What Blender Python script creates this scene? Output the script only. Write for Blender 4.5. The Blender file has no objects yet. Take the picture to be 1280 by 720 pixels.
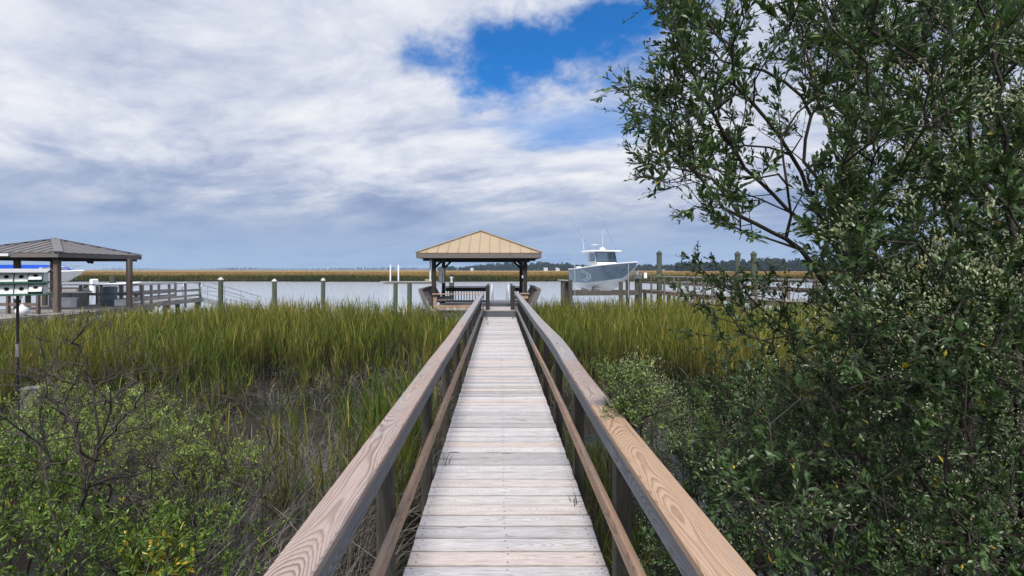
import bpy, math, random
import numpy as np
from mathutils import Vector, Matrix, Euler
random.seed(7)
RNG = np.random.default_rng(11)
SC = bpy.context.scene
COL = SC.collection
PI = math.pi
CAMZ, F, VX, HY = 2.9, 580.0, 623.0, 337.0

def at(px, py, Y):
    """photo pixel at depth Y (m) -> world point"""
    return np.array([(px - VX) * Y / F, Y, CAMZ - (py - HY) * Y / F])

# ---------------------------------------------------------------- object helpers
def put(o, label=None, cat=None, group=None, kind=None):
    if label: o['label'] = label
    if cat: o['category'] = cat
    if group: o['group'] = group
    if kind: o['kind'] = kind
    return o

def empty(name, loc, label, cat, group=None, rz=0.0):
    o = bpy.data.objects.new(name, None)
    o.empty_display_size = 0.2
    COL.objects.link(o)
    o.location = loc
    o.rotation_euler = (0, 0, rz)
    return put(o, label, cat, group)

def kids(o):
    return [c for c in bpy.data.objects if c.parent == o]

def copy_tree(o, parent=None):
    c = o.copy()
    COL.objects.link(c)
    c.parent = parent
    for ch in kids(o):
        copy_tree(ch, c)
    return c

def nz(v):
    v = np.asarray(v, float)
    n = np.linalg.norm(v)
    return v / n if n > 1e-9 else v

class MB:
    """collects shapes; build() links them as ONE mesh object"""
    def __init__(s):
        s.v = []; s.f = []; s.wc = []; s.sd = []; s.mi = []; s.sm = []
    def add(s, verts, faces, wc=None, seed=0.0, mi=0, smooth=False):
        o = len(s.v)
        s.v += [tuple(map(float, p)) for p in verts]
        s.wc += [tuple(map(float, p)) for p in (wc if wc is not None else verts)]
        s.sd += [seed] * len(verts)
        for f in faces:
            s.f.append(tuple(i + o for i in f)); s.mi.append(mi); s.sm.append(smooth)
        return s
    def board(s, pts, side, w, t, mi=0, ch=0.004, seed=None):
        """chamfered board swept along pts; side = direction of its width w; t = thickness"""
        pts = [np.asarray(p, float) for p in pts]
        seed = random.random() * 40 if seed is None else seed
        a, b, c = w / 2, t / 2, min(ch, w * .3, t * .3)
        prof = [(-a + c, -b), (a - c, -b), (a, -b + c), (a, b - c), (a - c, b), (-a + c, b), (-a, b - c), (-a, -b + c)]
        V, W, L = [], [], 0.0
        for i, p in enumerate(pts):
            d = nz(pts[min(i + 1, len(pts) - 1)] - pts[max(i - 1, 0)])
            sd = np.asarray(side[i] if isinstance(side, list) else side, float)
            sd = nz(sd - d * sd.dot(d)); up = np.cross(sd, d)
            if i: L += np.linalg.norm(p - pts[i - 1])
            for (x, y) in prof:
                V.append(p + sd * x + up * y); W.append((L, x, y))
        n = len(pts); Fc = []
        for i in range(n - 1):
            for k in range(8):
                k2 = (k + 1) % 8
                Fc.append((i * 8 + k, i * 8 + k2, i * 8 + 8 + k2, i * 8 + 8 + k))
        Fc.append(tuple(range(7, -1, -1))); Fc.append(tuple((n - 1) * 8 + k for k in range(8)))
        return s.add(V, Fc, W, seed, mi)
    def bx(s, c, sz, mi=0, rz=0.0, ch=0.006):
        """chamfered box, centre c, size sz"""
        c = np.asarray(c, float); k = int(np.argmax(sz))
        R = np.array([[math.cos(rz), -math.sin(rz), 0], [math.sin(rz), math.cos(rz), 0], [0, 0, 1]])
        ax = R[:, k]; o1, o2 = [(1, 2), (0, 2), (0, 1)][k]
        return s.board([c - ax * sz[k] / 2, c + ax * sz[k] / 2], R[:, o1], sz[o1], sz[o2], mi, ch)
    def tube(s, pts, r, n=10, mi=0, cap=True, seed=None):
        pts = [np.asarray(p, float) for p in pts]
        rr = r if isinstance(r, (list, tuple)) else [r] * len(pts)
        seed = random.random() * 40 if seed is None else seed
        V, W, L = [], [], 0.0; ref = None
        for i, p in enumerate(pts):
            d = nz(pts[min(i + 1, len(pts) - 1)] - pts[max(i - 1, 0)])
            if ref is None:
                ref = np.array([1., 0, 0]) if abs(d[0]) < .8 else np.array([0, 1., 0])
            u = nz(ref - d * ref.dot(d)); ref = u; w = np.cross(d, u)
            if i: L += np.linalg.norm(p - pts[i - 1])
            for k in range(n):
                q = 2 * PI * k / n
                V.append(p + (u * math.cos(q) + w * math.sin(q)) * rr[i]); W.append((L, math.cos(q) * rr[i], math.sin(q) * rr[i]))
        Fc = []
        for i in range(len(pts) - 1):
            for k in range(n):
                k2 = (k + 1) % n
                Fc.append((i * n + k, i * n + k2, i * n + n + k2, i * n + n + k))
        s.add(V, Fc, W, seed, mi, True)
        if cap:
            m = len(pts) - 1
            s.add(V[:n][::-1], [tuple(range(n))], W[:n], seed, mi); s.add(V[m * n:], [tuple(range(n))], W[m * n:], seed, mi)
        return s
    def lathe(s, c, prof, n=20, mi=0, smooth=True):
        c = np.asarray(c, float); V = []; Fc = []
        for (r, z) in prof:
            for k in range(n):
                q = 2 * PI * k / n; V.append(c + np.array([r * math.cos(q), r * math.sin(q), z]))
        for i in range(len(prof) - 1):
            for k in range(n):
                k2 = (k + 1) % n; Fc.append((i * n + k, i * n + k2, i * n + n + k2, i * n + n + k))
        return s.add(V, Fc, None, random.random() * 40, mi, smooth)
    def poly(s, verts, faces, mi=0, smooth=False):
        return s.add(verts, faces, None, random.random() * 40, mi, smooth)
    def slab(s, quad, t, mi=0):
        """quad (4 or 3 pts) given a thickness t below"""
        q = [np.asarray(p, float) for p in quad]; n = len(q)
        N = nz(np.cross(q[1] - q[0], q[2] - q[0])) * t
        V = q + [p - N for p in q]
        Fc = [tuple(range(n)), tuple(range(2 * n - 1, n - 1, -1))]
        for i in range(n):
            j = (i + 1) % n; Fc.append((i, i + n, j + n, j))
        return s.add(V, Fc, None, random.random() * 40, mi)
    def build(s, name, mats, parent=None, origin=None):
        o = np.array(origin if origin is not None else (tuple(ORG[parent.name]) if parent is not None else (0, 0, 0)), float)
        me = bpy.data.meshes.new(name)
        V = np.array(s.v) - o
        me.from_pydata(V.tolist(), [], s.f)
        mats = mats if isinstance(mats, (list, tuple)) else [mats]
        for m in mats: me.materials.append(m)
        me.polygons.foreach_set('material_index', s.mi)
        me.polygons.foreach_set('use_smooth', s.sm)
        A = me.attributes.new('wc', 'FLOAT_VECTOR', 'POINT'); A.data.foreach_set('vector', np.array(s.wc, np.float32).ravel())
        A = me.attributes.new('seed', 'FLOAT', 'POINT'); A.data.foreach_set('value', np.array(s.sd, np.float32))
        me.update()
        ob = bpy.data.objects.new(name, me); COL.objects.link(ob)
        if parent is not None: ob.parent = parent
        else: ob.location = o
        ORG[ob.name] = tuple(o)
        return ob
ORG = {}
def thing(name, loc, label, cat, group=None, local=False, rz=0.0):
    e = empty(name, loc, label, cat, group, rz)
    ORG[e.name] = (0, 0, 0) if local else tuple(loc)
    return e

def np_mesh(name, V, tris=None, quads=None, col=None, mats=None, parent=None, origin=(0, 0, 0), smooth=False, mi=None):
    """fast mesh from numpy arrays"""
    V = np.asarray(V, np.float32) - np.array(origin, np.float32)
    me = bpy.data.meshes.new(name)
    me.vertices.add(len(V)); me.vertices.foreach_set('co', V.ravel())
    T = np.zeros((0, 3), np.int32) if tris is None else np.asarray(tris, np.int32)
    Q = np.zeros((0, 4), np.int32) if quads is None else np.asarray(quads, np.int32)
    me.loops.add(T.size + Q.size)
    me.loops.foreach_set('vertex_index', np.concatenate([T.ravel(), Q.ravel()]))
    me.polygons.add(len(T) + len(Q))
    st = np.concatenate([np.arange(len(T)) * 3, T.size + np.arange(len(Q)) * 4]).astype(np.int32)
    me.polygons.foreach_set('loop_start', st)
    me.polygons.foreach_set('use_smooth', np.full(len(T) + len(Q), smooth))
    for m in (mats if isinstance(mats, (list, tuple)) else [mats]): me.materials.append(m)
    if mi is not None: me.polygons.foreach_set('material_index', np.asarray(mi, np.int32))
    if col is not None:
        A = me.attributes.new('Col', 'FLOAT_COLOR', 'POINT')
        c4 = np.ones((len(V), 4), np.float32); c4[:, :3] = col
        A.data.foreach_set('color', c4.ravel())
    me.update(calc_edges=True); me.validate()
    ob = bpy.data.objects.new(name, me); COL.objects.link(ob)
    if parent is not None: ob.parent = parent
    else: ob.location = origin
    return ob

# ---------------------------------------------------------------- node helpers
class NT:
    def __init__(s, tree): s.t = tree; s.n = tree.nodes; s.l = tree.links
    def new(s, typ, **kw):
        n = s.n.new(typ)
        for k, v in kw.items(): setattr(n, k, v)
        return n
    def sock(s, inp, v):
        if v is None: return
        if isinstance(v, bpy.types.NodeSocket): s.l.new(v, inp)
        elif isinstance(v, (tuple, list)):
            inp.default_value = tuple(v) + ((1.0,) if len(inp.default_value) == 4 and len(v) == 3 else ())
        else: inp.default_value = v
    def m(s, op, a, b=None, c=None, clamp=False):
        n = s.new('ShaderNodeMath', operation=op); n.use_clamp = clamp
        s.sock(n.inputs[0], a); s.sock(n.inputs[1], b); s.sock(n.inputs[2], c)
        return n.outputs[0]
    def vm(s, op, a, b=None, sc=None):
        n = s.new('ShaderNodeVectorMath', operation=op)
        s.sock(n.inputs[0], a); s.sock(n.inputs[1], b)
        if sc is not None: s.sock(n.inputs['Scale'], sc)
        return n.outputs['Value'] if op in ('LENGTH', 'DOT_PRODUCT', 'DISTANCE') else n.outputs[0]
    def xyz(s, x, y, z):
        n = s.new('ShaderNodeCombineXYZ')
        for i, v in enumerate((x, y, z)): s.sock(n.inputs[i], v)
        return n.outputs[0]
    def sep(s, v):
        n = s.new('ShaderNodeSeparateXYZ'); s.sock(n.inputs[0], v); return n.outputs
    def noise(s, vec, scale=1.0, detail=3.0, rough=.55, dist=0.0, color=False):
        n = s.new('ShaderNodeTexNoise'); s.sock(n.inputs['Vector'], vec)
        n.inputs['Scale'].default_value = scale; n.inputs['Detail'].default_value = detail
        n.inputs['Roughness'].default_value = rough; n.inputs['Distortion'].default_value = dist
        return n.outputs['Color'] if color else n.outputs[0]
    def vor(s, vec, scale=1.0, feat='F1', out='Distance'):
        n = s.new('ShaderNodeTexVoronoi', feature=feat); s.sock(n.inputs['Vector'], vec)
        n.inputs['Scale'].default_value = scale; return n.outputs[out]
    def mr(s, v, a, b, c=0.0, d=1.0, smooth=False):
        n = s.new('ShaderNodeMapRange'); n.clamp = True
        if smooth: n.interpolation_type = 'SMOOTHSTEP'
        s.sock(n.inputs[0], v)
        for i, q in enumerate((a, b, c, d)): s.sock(n.inputs[i + 1], q)
        return n.outputs[0]
    def mix(s, fac, a, b, blend='MIX'):
        n = s.new('ShaderNodeMix', data_type='RGBA', blend_type=blend)
        s.sock(n.inputs[0], fac); s.sock(n.inputs[6], a); s.sock(n.inputs[7], b)
        return n.outputs[2]
    def ramp(s, v, stops):
        n = s.new('ShaderNodeValToRGB'); s.sock(n.inputs[0], v); r = n.color_ramp
        while len(r.elements) < len(stops): r.elements.new(.5)
        for e, (p, c) in zip(r.elements, stops):
            e.position = p; e.color = tuple(c) + (1,) if len(c) == 3 else c
        return n.outputs[0]
    def attr(s, name, out='Vector'):
        n = s.new('ShaderNodeAttribute'); n.attribute_name = name; return n.outputs[out]
    def bump(s, h, strength=.3, dist=.01):
        n = s.new('ShaderNodeBump'); s.sock(n.inputs['Height'], h)
        n.inputs['Strength'].default_value = strength; n.inputs['Distance'].default_value = dist
        return n.outputs[0]

def new_mat(name):
    m = bpy.data.materials.new(name); m.use_nodes = True
    t = NT(m.node_tree); b = t.n['Principled BSDF']
    return m, t, b

def plain(name, col, rough=.5, metal=0.0, var=.12, scale=6.0, spec=.4, bump=0.0):
    """painted / plastic / metal surface with uneven tone and faint dirt"""
    m, t, b = new_mat(name)
    co = t.new('ShaderNodeTexCoord').outputs['Object']
    n = t.noise(co, scale, 5, .6)
    c = t.mix(t.mr(n, .3, .75), tuple(x * (1 - var) for x in col), tuple(min(1, x * (1 + var * .5)) for x in col))
    t.sock(b.inputs['Base Color'], c)
    t.sock(b.inputs['Roughness'], t.mr(n, .2, .8, max(.02, rough - .1), min(1, rough + .12)))
    b.inputs['Metallic'].default_value = metal
    b.inputs['Specular IOR Level'].default_value = spec
    if bump: t.sock(b.inputs['Normal'], t.bump(t.noise(co, scale * 6, 4), bump, .01))
    return m

def wood(name, light, dark, ring=.007, contrast=1.0, grey=None, greyamt=.0, rough=.75, fib=.5, tone=.15, depth=.06, knots=True, edge=0.0):
    """solid wood: growth rings cut by the board, fibres, knots, weathering"""
    m, t, b = new_mat(name)
    wc = t.attr('wc'); sd = t.attr('seed', 'Fac')
    u, a, w = t.sep(wc)
    off = t.m('MULTIPLY', sd, 7.31)
    lowv = t.xyz(t.m('ADD', t.m('MULTIPLY', u, .55), off), t.m('MULTIPLY', a, 1.5), sd)
    lo = t.noise(lowv, 1.0, 2, .5)
    lo2 = t.noise(t.vm('ADD', lowv, (13.1, 4.2, 7.7)), 1.6, 3, .55)
    med = t.noise(t.xyz(t.m('ADD', t.m('MULTIPLY', u, 5.0), off), t.m('MULTIPLY', a, 28.0), t.m('ADD', t.m('MULTIPLY', w, 28.0), sd)), 1.0, 3, .6)
    aa = t.m('ADD', a, t.m('MULTIPLY', t.m('SUBTRACT', lo2, .5), .10))
    aa = t.m('ADD', aa, t.m('MULTIPLY', t.m('SUBTRACT', med, .5), .016))
    ww = t.m('ADD', t.m('ADD', w, depth), t.m('MULTIPLY', t.m('SUBTRACT', lo, .5), .30))
    r = t.vm('LENGTH', t.xyz(aa, ww, 0.0))
    fr = t.m('FRACT', t.m('DIVIDE', r, ring))
    late = t.m('MULTIPLY', t.mr(fr, .30, .85, 0, 1, True), t.mr(fr, .90, 1.0, 1, 0))
    late = t.m('MULTIPLY', late, t.mr(t.noise(t.xyz(t.m('ADD', t.m('MULTIPLY', u, 1.6), off), t.m('MULTIPLY', r, 70.0), sd), 1.0, 3, .6), .3, .7, .35, 1.0))
    fibre = t.noise(t.xyz(t.m('ADD', t.m('MULTIPLY', u, 6.0), off), t.m('MULTIPLY', a, 330.0), t.m('MULTIPLY', w, 330.0)), 1.0, 3, .65)
    col = t.mix(t.m('MULTIPLY', late, contrast, clamp=True), light, dark)
    col = t.mix(t.m('MULTIPLY', t.mr(fibre, .45, .75), fib), col, tuple(x * .62 for x in dark))
    if grey:
        g = t.noise(t.xyz(t.m('ADD', t.m('MULTIPLY', u, .9), off), t.m('MULTIPLY', a, 9.0), t.m('MULTIPLY', w, 9.0)), 1.0, 4, .6)
        gc = t.mix(t.m('MULTIPLY', late, .7), grey, tuple(x * .55 for x in grey))
        gc = t.mix(t.m('MULTIPLY', t.mr(fibre, .4, .75), fib), gc, tuple(x * .4 for x in grey))
        col = t.mix(t.mr(g, .62 - greyamt, .82 - greyamt), col, gc)
    if knots:
        kv = t.xyz(t.m('ADD', t.m('MULTIPLY', u, 1.7), off), t.m('MULTIPLY', a, 9.0), sd)
        kd = t.vor(kv, 1.0)
        col = t.mix(t.mr(kd, .05, .11, .85, 0), col, tuple(x * .35 for x in dark))
    st = t.noise(t.xyz(t.m('ADD', t.m('MULTIPLY', u, 2.2), off), t.m('MULTIPLY', a, 14.0), w), 1.0, 5, .65)
    col = t.mix(t.mr(st, .58, .78, 0, .45), col, tuple(x * .5 for x in dark))
    ck = t.noise(t.xyz(t.m('ADD', t.m('MULTIPLY', u, 1.1), off), t.m('MULTIPLY', a, 75.0), t.m('ADD', t.m('MULTIPLY', w, 75.0), sd)), 1.0, 2, .5)
    col = t.mix(t.mr(ck, .715, .735, 0, .8), col, tuple(x * .22 for x in dark))
    if edge:                                            # brown band along the board edges, darkening the gaps
        ed = t.m('ADD', t.m('ABSOLUTE', a), t.m('MULTIPLY', t.m('SUBTRACT', st, .5), .02))
        col = t.mix(t.mr(ed, edge, edge + .012, 0, .6), col, (.16, .135, .105))
    rnd = t.new('ShaderNodeTexWhiteNoise', noise_dimensions='1D'); t.sock(rnd.inputs['W'], sd)
    col = t.mix(1.0, col, t.ramp(rnd.outputs[0], [(0, (1 - tone,) * 3), (.55, (1, 1, 1)), (1, (1, 1 - tone * .3, 1 - tone * .5))]), 'MULTIPLY')
    t.sock(b.inputs['Base Color'], col)
    b.inputs['Roughness'].default_value = rough; b.inputs['Specular IOR Level'].default_value = .25
    h = t.m('SUBTRACT', t.m('MULTIPLY', late, .6), t.mr(fibre, .4, .8))
    t.sock(b.inputs['Normal'], t.bump(h, .35, .003))
    return m

def leaf_mat(name, trans=.25, rough=.5, spec=.35):
    m, t, b = new_mat(name)
    c = t.attr('Col', 'Color')
    n = t.noise(t.new('ShaderNodeTexCoord').outputs['Object'], 9.0, 3)
    c2 = t.mix(t.mr(n, .3, .7, 0, .35), c, t.mix(1.0, c, (.55, .6, .5), 'MULTIPLY'))
    t.sock(b.inputs['Base Color'], c2); b.inputs['Roughness'].default_value = rough
    b.inputs['Specular IOR Level'].default_value = spec
    tr = t.new('ShaderNodeBsdfTranslucent'); t.sock(tr.inputs[0], t.mix(1.0, c2, (1.1, 1.15, .6), 'MULTIPLY'))
    mx = t.new('ShaderNodeMixShader'); mx.inputs[0].default_value = trans
    t.l.new(b.outputs[0], mx.inputs[1]); t.l.new(tr.outputs[0], mx.inputs[2])
    t.l.new(mx.outputs[0], t.n['Material Output'].inputs[0])
    return m

def bark(name, c1, c2):
    m, t, b = new_mat(name)
    co = t.new('ShaderNodeTexCoord').outputs['Object']
    n = t.noise(t.vm('MULTIPLY', co, (1, 1, .25)), 38, 5, .65)
    t.sock(b.inputs['Base Color'], t.mix(t.mr(n, .35, .7), c1, c2)); b.inputs['Roughness'].default_value = .85
    t.sock(b.inputs['Normal'], t.bump(n, .5, .004))
    return m

M = {}
M['deck'] = wood('deck_wood', (.66, .645, .655), (.36, .32, .315), .0045, .85, (.54, .54, .57), .12, .8, .85, .38, .05, True, .058)
M['cap_pink'] = wood('cap_wood_pinkish', (.42, .335, .305), (.17, .118, .095), .0046, 1.0, (.36, .335, .33), .10, .65, .45, .08, .075, False)
M['cap_grey'] = wood('cap_wood_grey', (.42, .365, .35), (.20, .165, .155), .005, 1.0, (.33, .32, .33), .34, .8, .5, .12, .05)
M['cap_tan'] = wood('cap_wood_tan', (.48, .335, .235), (.225, .13, .085), .0044, .95, (.42, .35, .31), .08, .6, .25, .06, .07, False)
M['rail_tan'] = wood('rail_wood_tan', (.52, .355, .25), (.22, .13, .085), .005, .9, (.28, .23, .205), .14, .7, .35, .14, .05)
M['face_grey'] = wood('face_wood_grey', (.27, .28, .305), (.10, .105, .12), .006, .9, (.25, .27, .31), .2, .8, .6, .15, .05)
M['post_dark'] = wood('post_wood_dark', (.085, .08, .065), (.045, .042, .034), .006, .8, (.10, .10, .09), .15, .85, .6, .25, .05)
M['dock_grey'] = wood('dock_wood_grey', (.36, .335, .32), (.21, .19, .18), .007, .8, (.30, .295, .29), .25, .85, .5, .25, .05)
M['dock_brown'] = wood('dock_wood_brown', (.185, .14, .118), (.10, .072, .06), .007, .8, (.22, .19, .17), .15, .85, .5, .25, .05)
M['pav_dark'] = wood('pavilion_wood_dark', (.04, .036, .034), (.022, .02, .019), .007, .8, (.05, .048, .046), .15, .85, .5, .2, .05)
M['riser'] = wood('riser_wood_blue_grey', (.11, .12, .13), (.055, .058, .062), .007, .8, (.10, .11, .12), .15, .85, .6, .25, .05)
M['pav_grey'] = wood('pavilion_wood_grey', (.20, .185, .175), (.09, .082, .08), .007, .8, (.17, .165, .165), .15, .85, .6, .25, .05)
M['pile_green'] = wood('piling_green', (.085, .105, .075), (.045, .06, .042), .012, .7, (.13, .14, .11), .08, .85, .5, .2, .05)
M['tin_tan'] = plain('roof_metal_tan', (.37, .285, .185), .5, 0, .1, 2.2, .4)
M['tin_grey'] = plain('roof_metal_grey', (.155, .145, .145), .5, 0, .18, 2.0, .4)
M['trim_tan'] = plain('roof_trim_tan', (.30, .235, .16), .5, 0, .15)
M['white'] = plain('white_paint', (.78, .79, .80), .35, 0, .08, 3)
M['whitepvc'] = plain('white_plastic', (.74, .76, .78), .45, 0, .1, 3)
M['gel_blue'] = plain('hull_gelcoat_pale_blue', (.31, .40, .47), .18, 0, .05, 1.5, .5)
M['gel_white'] = plain('hull_bottom_white', (.70, .72, .74), .3, 0, .08, 1.5)
M['glass'] = plain('dark_window_glass', (.05, .065, .075), .06, 0, .1, 2, .6)
M['blackm'] = plain('black_metal', (.02, .02, .022), .45, 0, .2)
M['motor_grey'] = plain('motor_grey', (.16, .165, .17), .5, .3, .3, 8)
M['sleeve'] = plain('pole_sleeve_grey', (.27, .26, .25), .5, .2, .3, 12)
M['steel'] = plain('galvanised_steel', (.50, .51, .52), .35, .9, .12, 8)
M['alu'] = plain('dull_aluminium', (.58, .59, .60), .4, .6, .1, 8)
M['canvas'] = plain('blue_canvas', (.015, .09, .55), .8, 0, .15, 3, .2)
M['bh_white'] = plain('birdhouse_white', (.72, .74, .72), .5, 0, .12, 14)
M['bh_green'] = plain('birdhouse_green', (.045, .13, .09), .55, 0, .2, 14)
M['bh_roof'] = plain('birdhouse_roof_grey', (.42, .42, .42), .5, 0, .12, 10)
M['hole'] = plain('dark_hole', (.006, .006, .006), .9, 0, .1)
M['barrel'] = plain('barrel_blue', (.10, .14, .185), .5, 0, .15, 5)
M['cap_white'] = plain('piling_cap_white', (.52, .52, .50), .5, 0, .12, 8)
M['nail'] = plain('nail_head', (.045, .036, .032), .6, .5, .3, 30)
M['rope'] = plain('rope', (.45, .42, .36), .9, 0, .2, 40)
M['leaf'] = leaf_mat('leaf', .20, .40, .5)
M['grass'] = leaf_mat('grass_blade', .25, .6, .2)
M['dry'] = leaf_mat('dry_stem', .05, .9, .1)
M['flower'] = leaf_mat('flower_bud', .3, .7, .2)
M['wood_leaf'] = leaf_mat('far_leaf', .1, .9, .1)
M['bark'] = bark('bark_brown', (.020, .016, .012), (.058, .046, .036))
M['bark_dead'] = bark('bark_dead', (.03, .024, .02), (.085, .07, .06))

def mud_mat():
    m, t, b = new_mat('wet_mud')
    co = t.new('ShaderNodeTexCoord').outputs['Object']
    n = t.noise(co, .55, 4, .6); n2 = t.noise(co, 14, 5, .65); n3 = t.vor(co, 9)
    wet = t.mr(n, .50, .55)
    c = t.mix(t.mr(n2, .3, .7), (.015, .0135, .0115), (.042, .037, .031))
    c = t.mix(wet, c, t.mix(1.0, c, (.6, .62, .65), 'MULTIPLY'))
    t.sock(b.inputs['Base Color'], c)
    t.sock(b.inputs['Roughness'], t.mr(t.m('ADD', wet, t.m('MULTIPLY', n2, .3)), .1, 1.1, .92, .14))
    t.sock(b.inputs['Specular IOR Level'], t.mr(wet, 0, 1, .12, .5))
    h = t.m('ADD', t.m('MULTIPLY', n2, .7), t.m('MULTIPLY', n3, .3))
    t.sock(b.inputs['Normal'], t.bump(h, .55, .03))
    return m
M['mud'] = mud_mat()

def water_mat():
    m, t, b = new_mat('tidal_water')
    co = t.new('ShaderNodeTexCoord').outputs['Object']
    b.inputs['Base Color'].default_value = (.44, .47, .51, 1); b.inputs['Roughness'].default_value = .10  # pale base colour stands in for bright sky reflected by the ripples
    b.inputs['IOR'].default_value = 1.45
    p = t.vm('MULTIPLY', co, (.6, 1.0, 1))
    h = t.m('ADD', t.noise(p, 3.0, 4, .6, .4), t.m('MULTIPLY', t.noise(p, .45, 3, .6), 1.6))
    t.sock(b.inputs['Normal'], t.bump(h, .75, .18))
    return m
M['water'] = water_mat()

def marsh_mat():
    m, t, b = new_mat('golden_marsh')
    co = t.new('ShaderNodeTexCoord').outputs['Object']
    n = t.noise(t.vm('MULTIPLY', co, (.6, 1, 1)), .022, 6, .62); n2 = t.noise(co, 1.3, 4, .7)
    c = t.ramp(n, [(.32, (.15, .125, .04)), (.5, (.29, .18, .055)), (.68, (.35, .20, .065))])
    c = t.mix(t.mr(n2, .35, .7, 0, .6), c, t.mix(1.0, c, (.5, .55, .5), 'MULTIPLY'))
    t.sock(b.inputs['Base Color'], c); b.inputs['Roughness'].default_value = .95; b.inputs['Specular IOR Level'].default_value = .1
    return m
M['marsh'] = marsh_mat()

# ---------------------------------------------------------------- terrain
def vnoise(x, y, s=0):
    r = np.zeros_like(np.asarray(x, float)); a = 1.0; f = 1.0
    for k in range(4):
        p = 1.7 * k + s
        r = r + a * np.sin(f * x * 1.31 + 2.1 * np.sin(f * y * .83 + p) + p * 2.3) * np.cos(f * y * 1.17 + 1.9 * np.sin(f * x * .71 + p * 1.7))
        a *= .55; f *= 2.03
    return r / 1.9
def sst(x, a, b):
    t = np.clip((x - a) / (b - a), 0, 1); return t * t * (3 - 2 * t)
def shore(x): return 20.6 + .9 * np.sin(x * .35) + .5 * np.sin(x * .9 + 1)
WATER = -.32
def gz(x, y):
    x = np.asarray(x, float); y = np.asarray(y, float)
    h = .04 * vnoise(x * .9, y * .9, 1) * sst(-y, -25, -18)
    h = h + .42 * sst(-y, -4.5, 0) * sst(np.abs(x), .9, 2.2) + .3 * sst(np.abs(x), 9, 16) * sst(-y, -10, -2)
    s = shore(x)
    h = h - 1.6 * sst(y, s - 1.2, s + 8) + 1.75 * sst(y, 121 + 2.5 * np.sin(x * .06), 127 + 2.5 * np.sin(x * .06))
    return h

def grid(xs, ys, zf):
    X, Y = np.meshgrid(xs, ys); Z = zf(X, Y)
    V = np.stack([X.ravel(), Y.ravel(), Z.ravel()], 1)
    nx, ny = len(xs), len(ys); i = np.arange(nx - 1)[None, :] + nx * np.arange(ny - 1)[:, None]; i = i.ravel()
    return V, np.stack([i, i + 1, i + 1 + nx, i + nx], 1)
def geo(a, b, n):
    return np.geomspace(a, b, n)
near = np.arange(-30, 30.01, .3)
xs = np.concatenate([-geo(30.5, 3500, 60)[::-1], near, geo(30.5, 3500, 60)])
ys = np.concatenate([np.arange(-25, 34, .3), geo(34, 115, 30)[:-1], np.arange(115, 132, .8), geo(132, 3500, 50)])
V, Q = grid(xs, ys, gz)
put(np_mesh('ground', V, quads=Q, mats=M['mud'], smooth=True), kind='structure')
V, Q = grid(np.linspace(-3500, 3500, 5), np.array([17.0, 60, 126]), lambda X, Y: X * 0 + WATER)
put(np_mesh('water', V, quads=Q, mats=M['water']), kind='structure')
xs = np.concatenate([-geo(3, 3400, 90)[::-1], [0], geo(3, 3400, 90)])
ys = np.concatenate([np.arange(127, 200, 1.5), geo(200, 3400, 70)])
V, Q = grid(xs, ys, lambda X, Y: .55 + .15 * vnoise(X * .2, Y * .2, 3) + .12 * vnoise(X * 1.1, Y * 1.3, 5) - .5 * sst(-Y, -131, -127))
put(np_mesh('far_marsh', V, quads=Q, mats=M['marsh'], smooth=True), kind='structure')

# ---------------------------------------------------------------- vegetation primitives
def blades(name, base, h, w, ang, lean, cb, ct, mat, segs=4, label=None, parent=None, droop=.35, obj=True):
    """curved tapering strips; all arguments are arrays of N"""
    N = len(base); rot = RNG.uniform(0, 2 * PI, N)
    L = np.stack([np.cos(ang), np.sin(ang), np.zeros(N)], 1); S = np.stack([np.cos(rot), np.sin(rot), np.zeros(N)], 1)
    V = np.zeros((N, 2 * segs + 1, 3)); C = np.zeros((N, 2 * segs + 1, 3))
    for k in range(segs + 1):
        t = k / segs
        p = base + L * (lean * h * t * t)[:, None]
        p[:, 2] += h * (t - droop * lean * t ** 3)
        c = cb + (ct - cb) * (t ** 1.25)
        if k < segs:
            ww = (w * .5 * (1 - t) ** .55 * (.75 + .5 * min(1, 3 * t)))[:, None]
            V[:, 2 * k] = p - S * ww; V[:, 2 * k + 1] = p + S * ww; C[:, 2 * k] = c; C[:, 2 * k + 1] = c
        else:
            V[:, 2 * k] = p; C[:, 2 * k] = c
    o = (np.arange(N) * (2 * segs + 1))[:, None]
    Qd = np.concatenate([o + np.array([2 * k, 2 * k + 1, 2 * k + 3, 2 * k + 2])[None] for k in range(segs - 1)], 0)
    T = o + np.array([2 * segs - 2, 2 * segs - 1, 2 * segs])[None]
    if not obj: return V.reshape(-1, 3), T, Qd, C.reshape(-1, 3)
    return np_mesh(name, V.reshape(-1, 3), T, Qd, C.reshape(-1, 3), mat, parent, smooth=True)

def prisms(s, e, r0, r1, n=4):
    s = np.asarray(s, float); e = np.asarray(e, float); N = len(s)
    d = e - s; L = np.linalg.norm(d, axis=1, keepdims=True); d = d / np.maximum(L, 1e-9)
    ref = np.where(np.abs(d[:, 2:3]) < .9, np.array([[0, 0, 1.]]), np.array([[1., 0, 0]]))
    u = np.cross(d, ref); u /= np.maximum(np.linalg.norm(u, axis=1, keepdims=True), 1e-9); w = np.cross(d, u)
    V = np.zeros((N, 2 * n, 3))
    r0 = np.broadcast_to(r0, (N,))[:, None]; r1 = np.broadcast_to(r1, (N,))[:, None]
    for k in range(n):
        q = 2 * PI * k / n; dr = u * math.cos(q) + w * math.sin(q)
        V[:, k] = s + dr * r0; V[:, n + k] = e + dr * r1
    o = (np.arange(N) * 2 * n)[:, None]
    Q = np.concatenate([o + np.array([k, (k + 1) % n, n + (k + 1) % n, n + k])[None] for k in range(n)], 0)
    return V.reshape(-1, 3), Q

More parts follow.
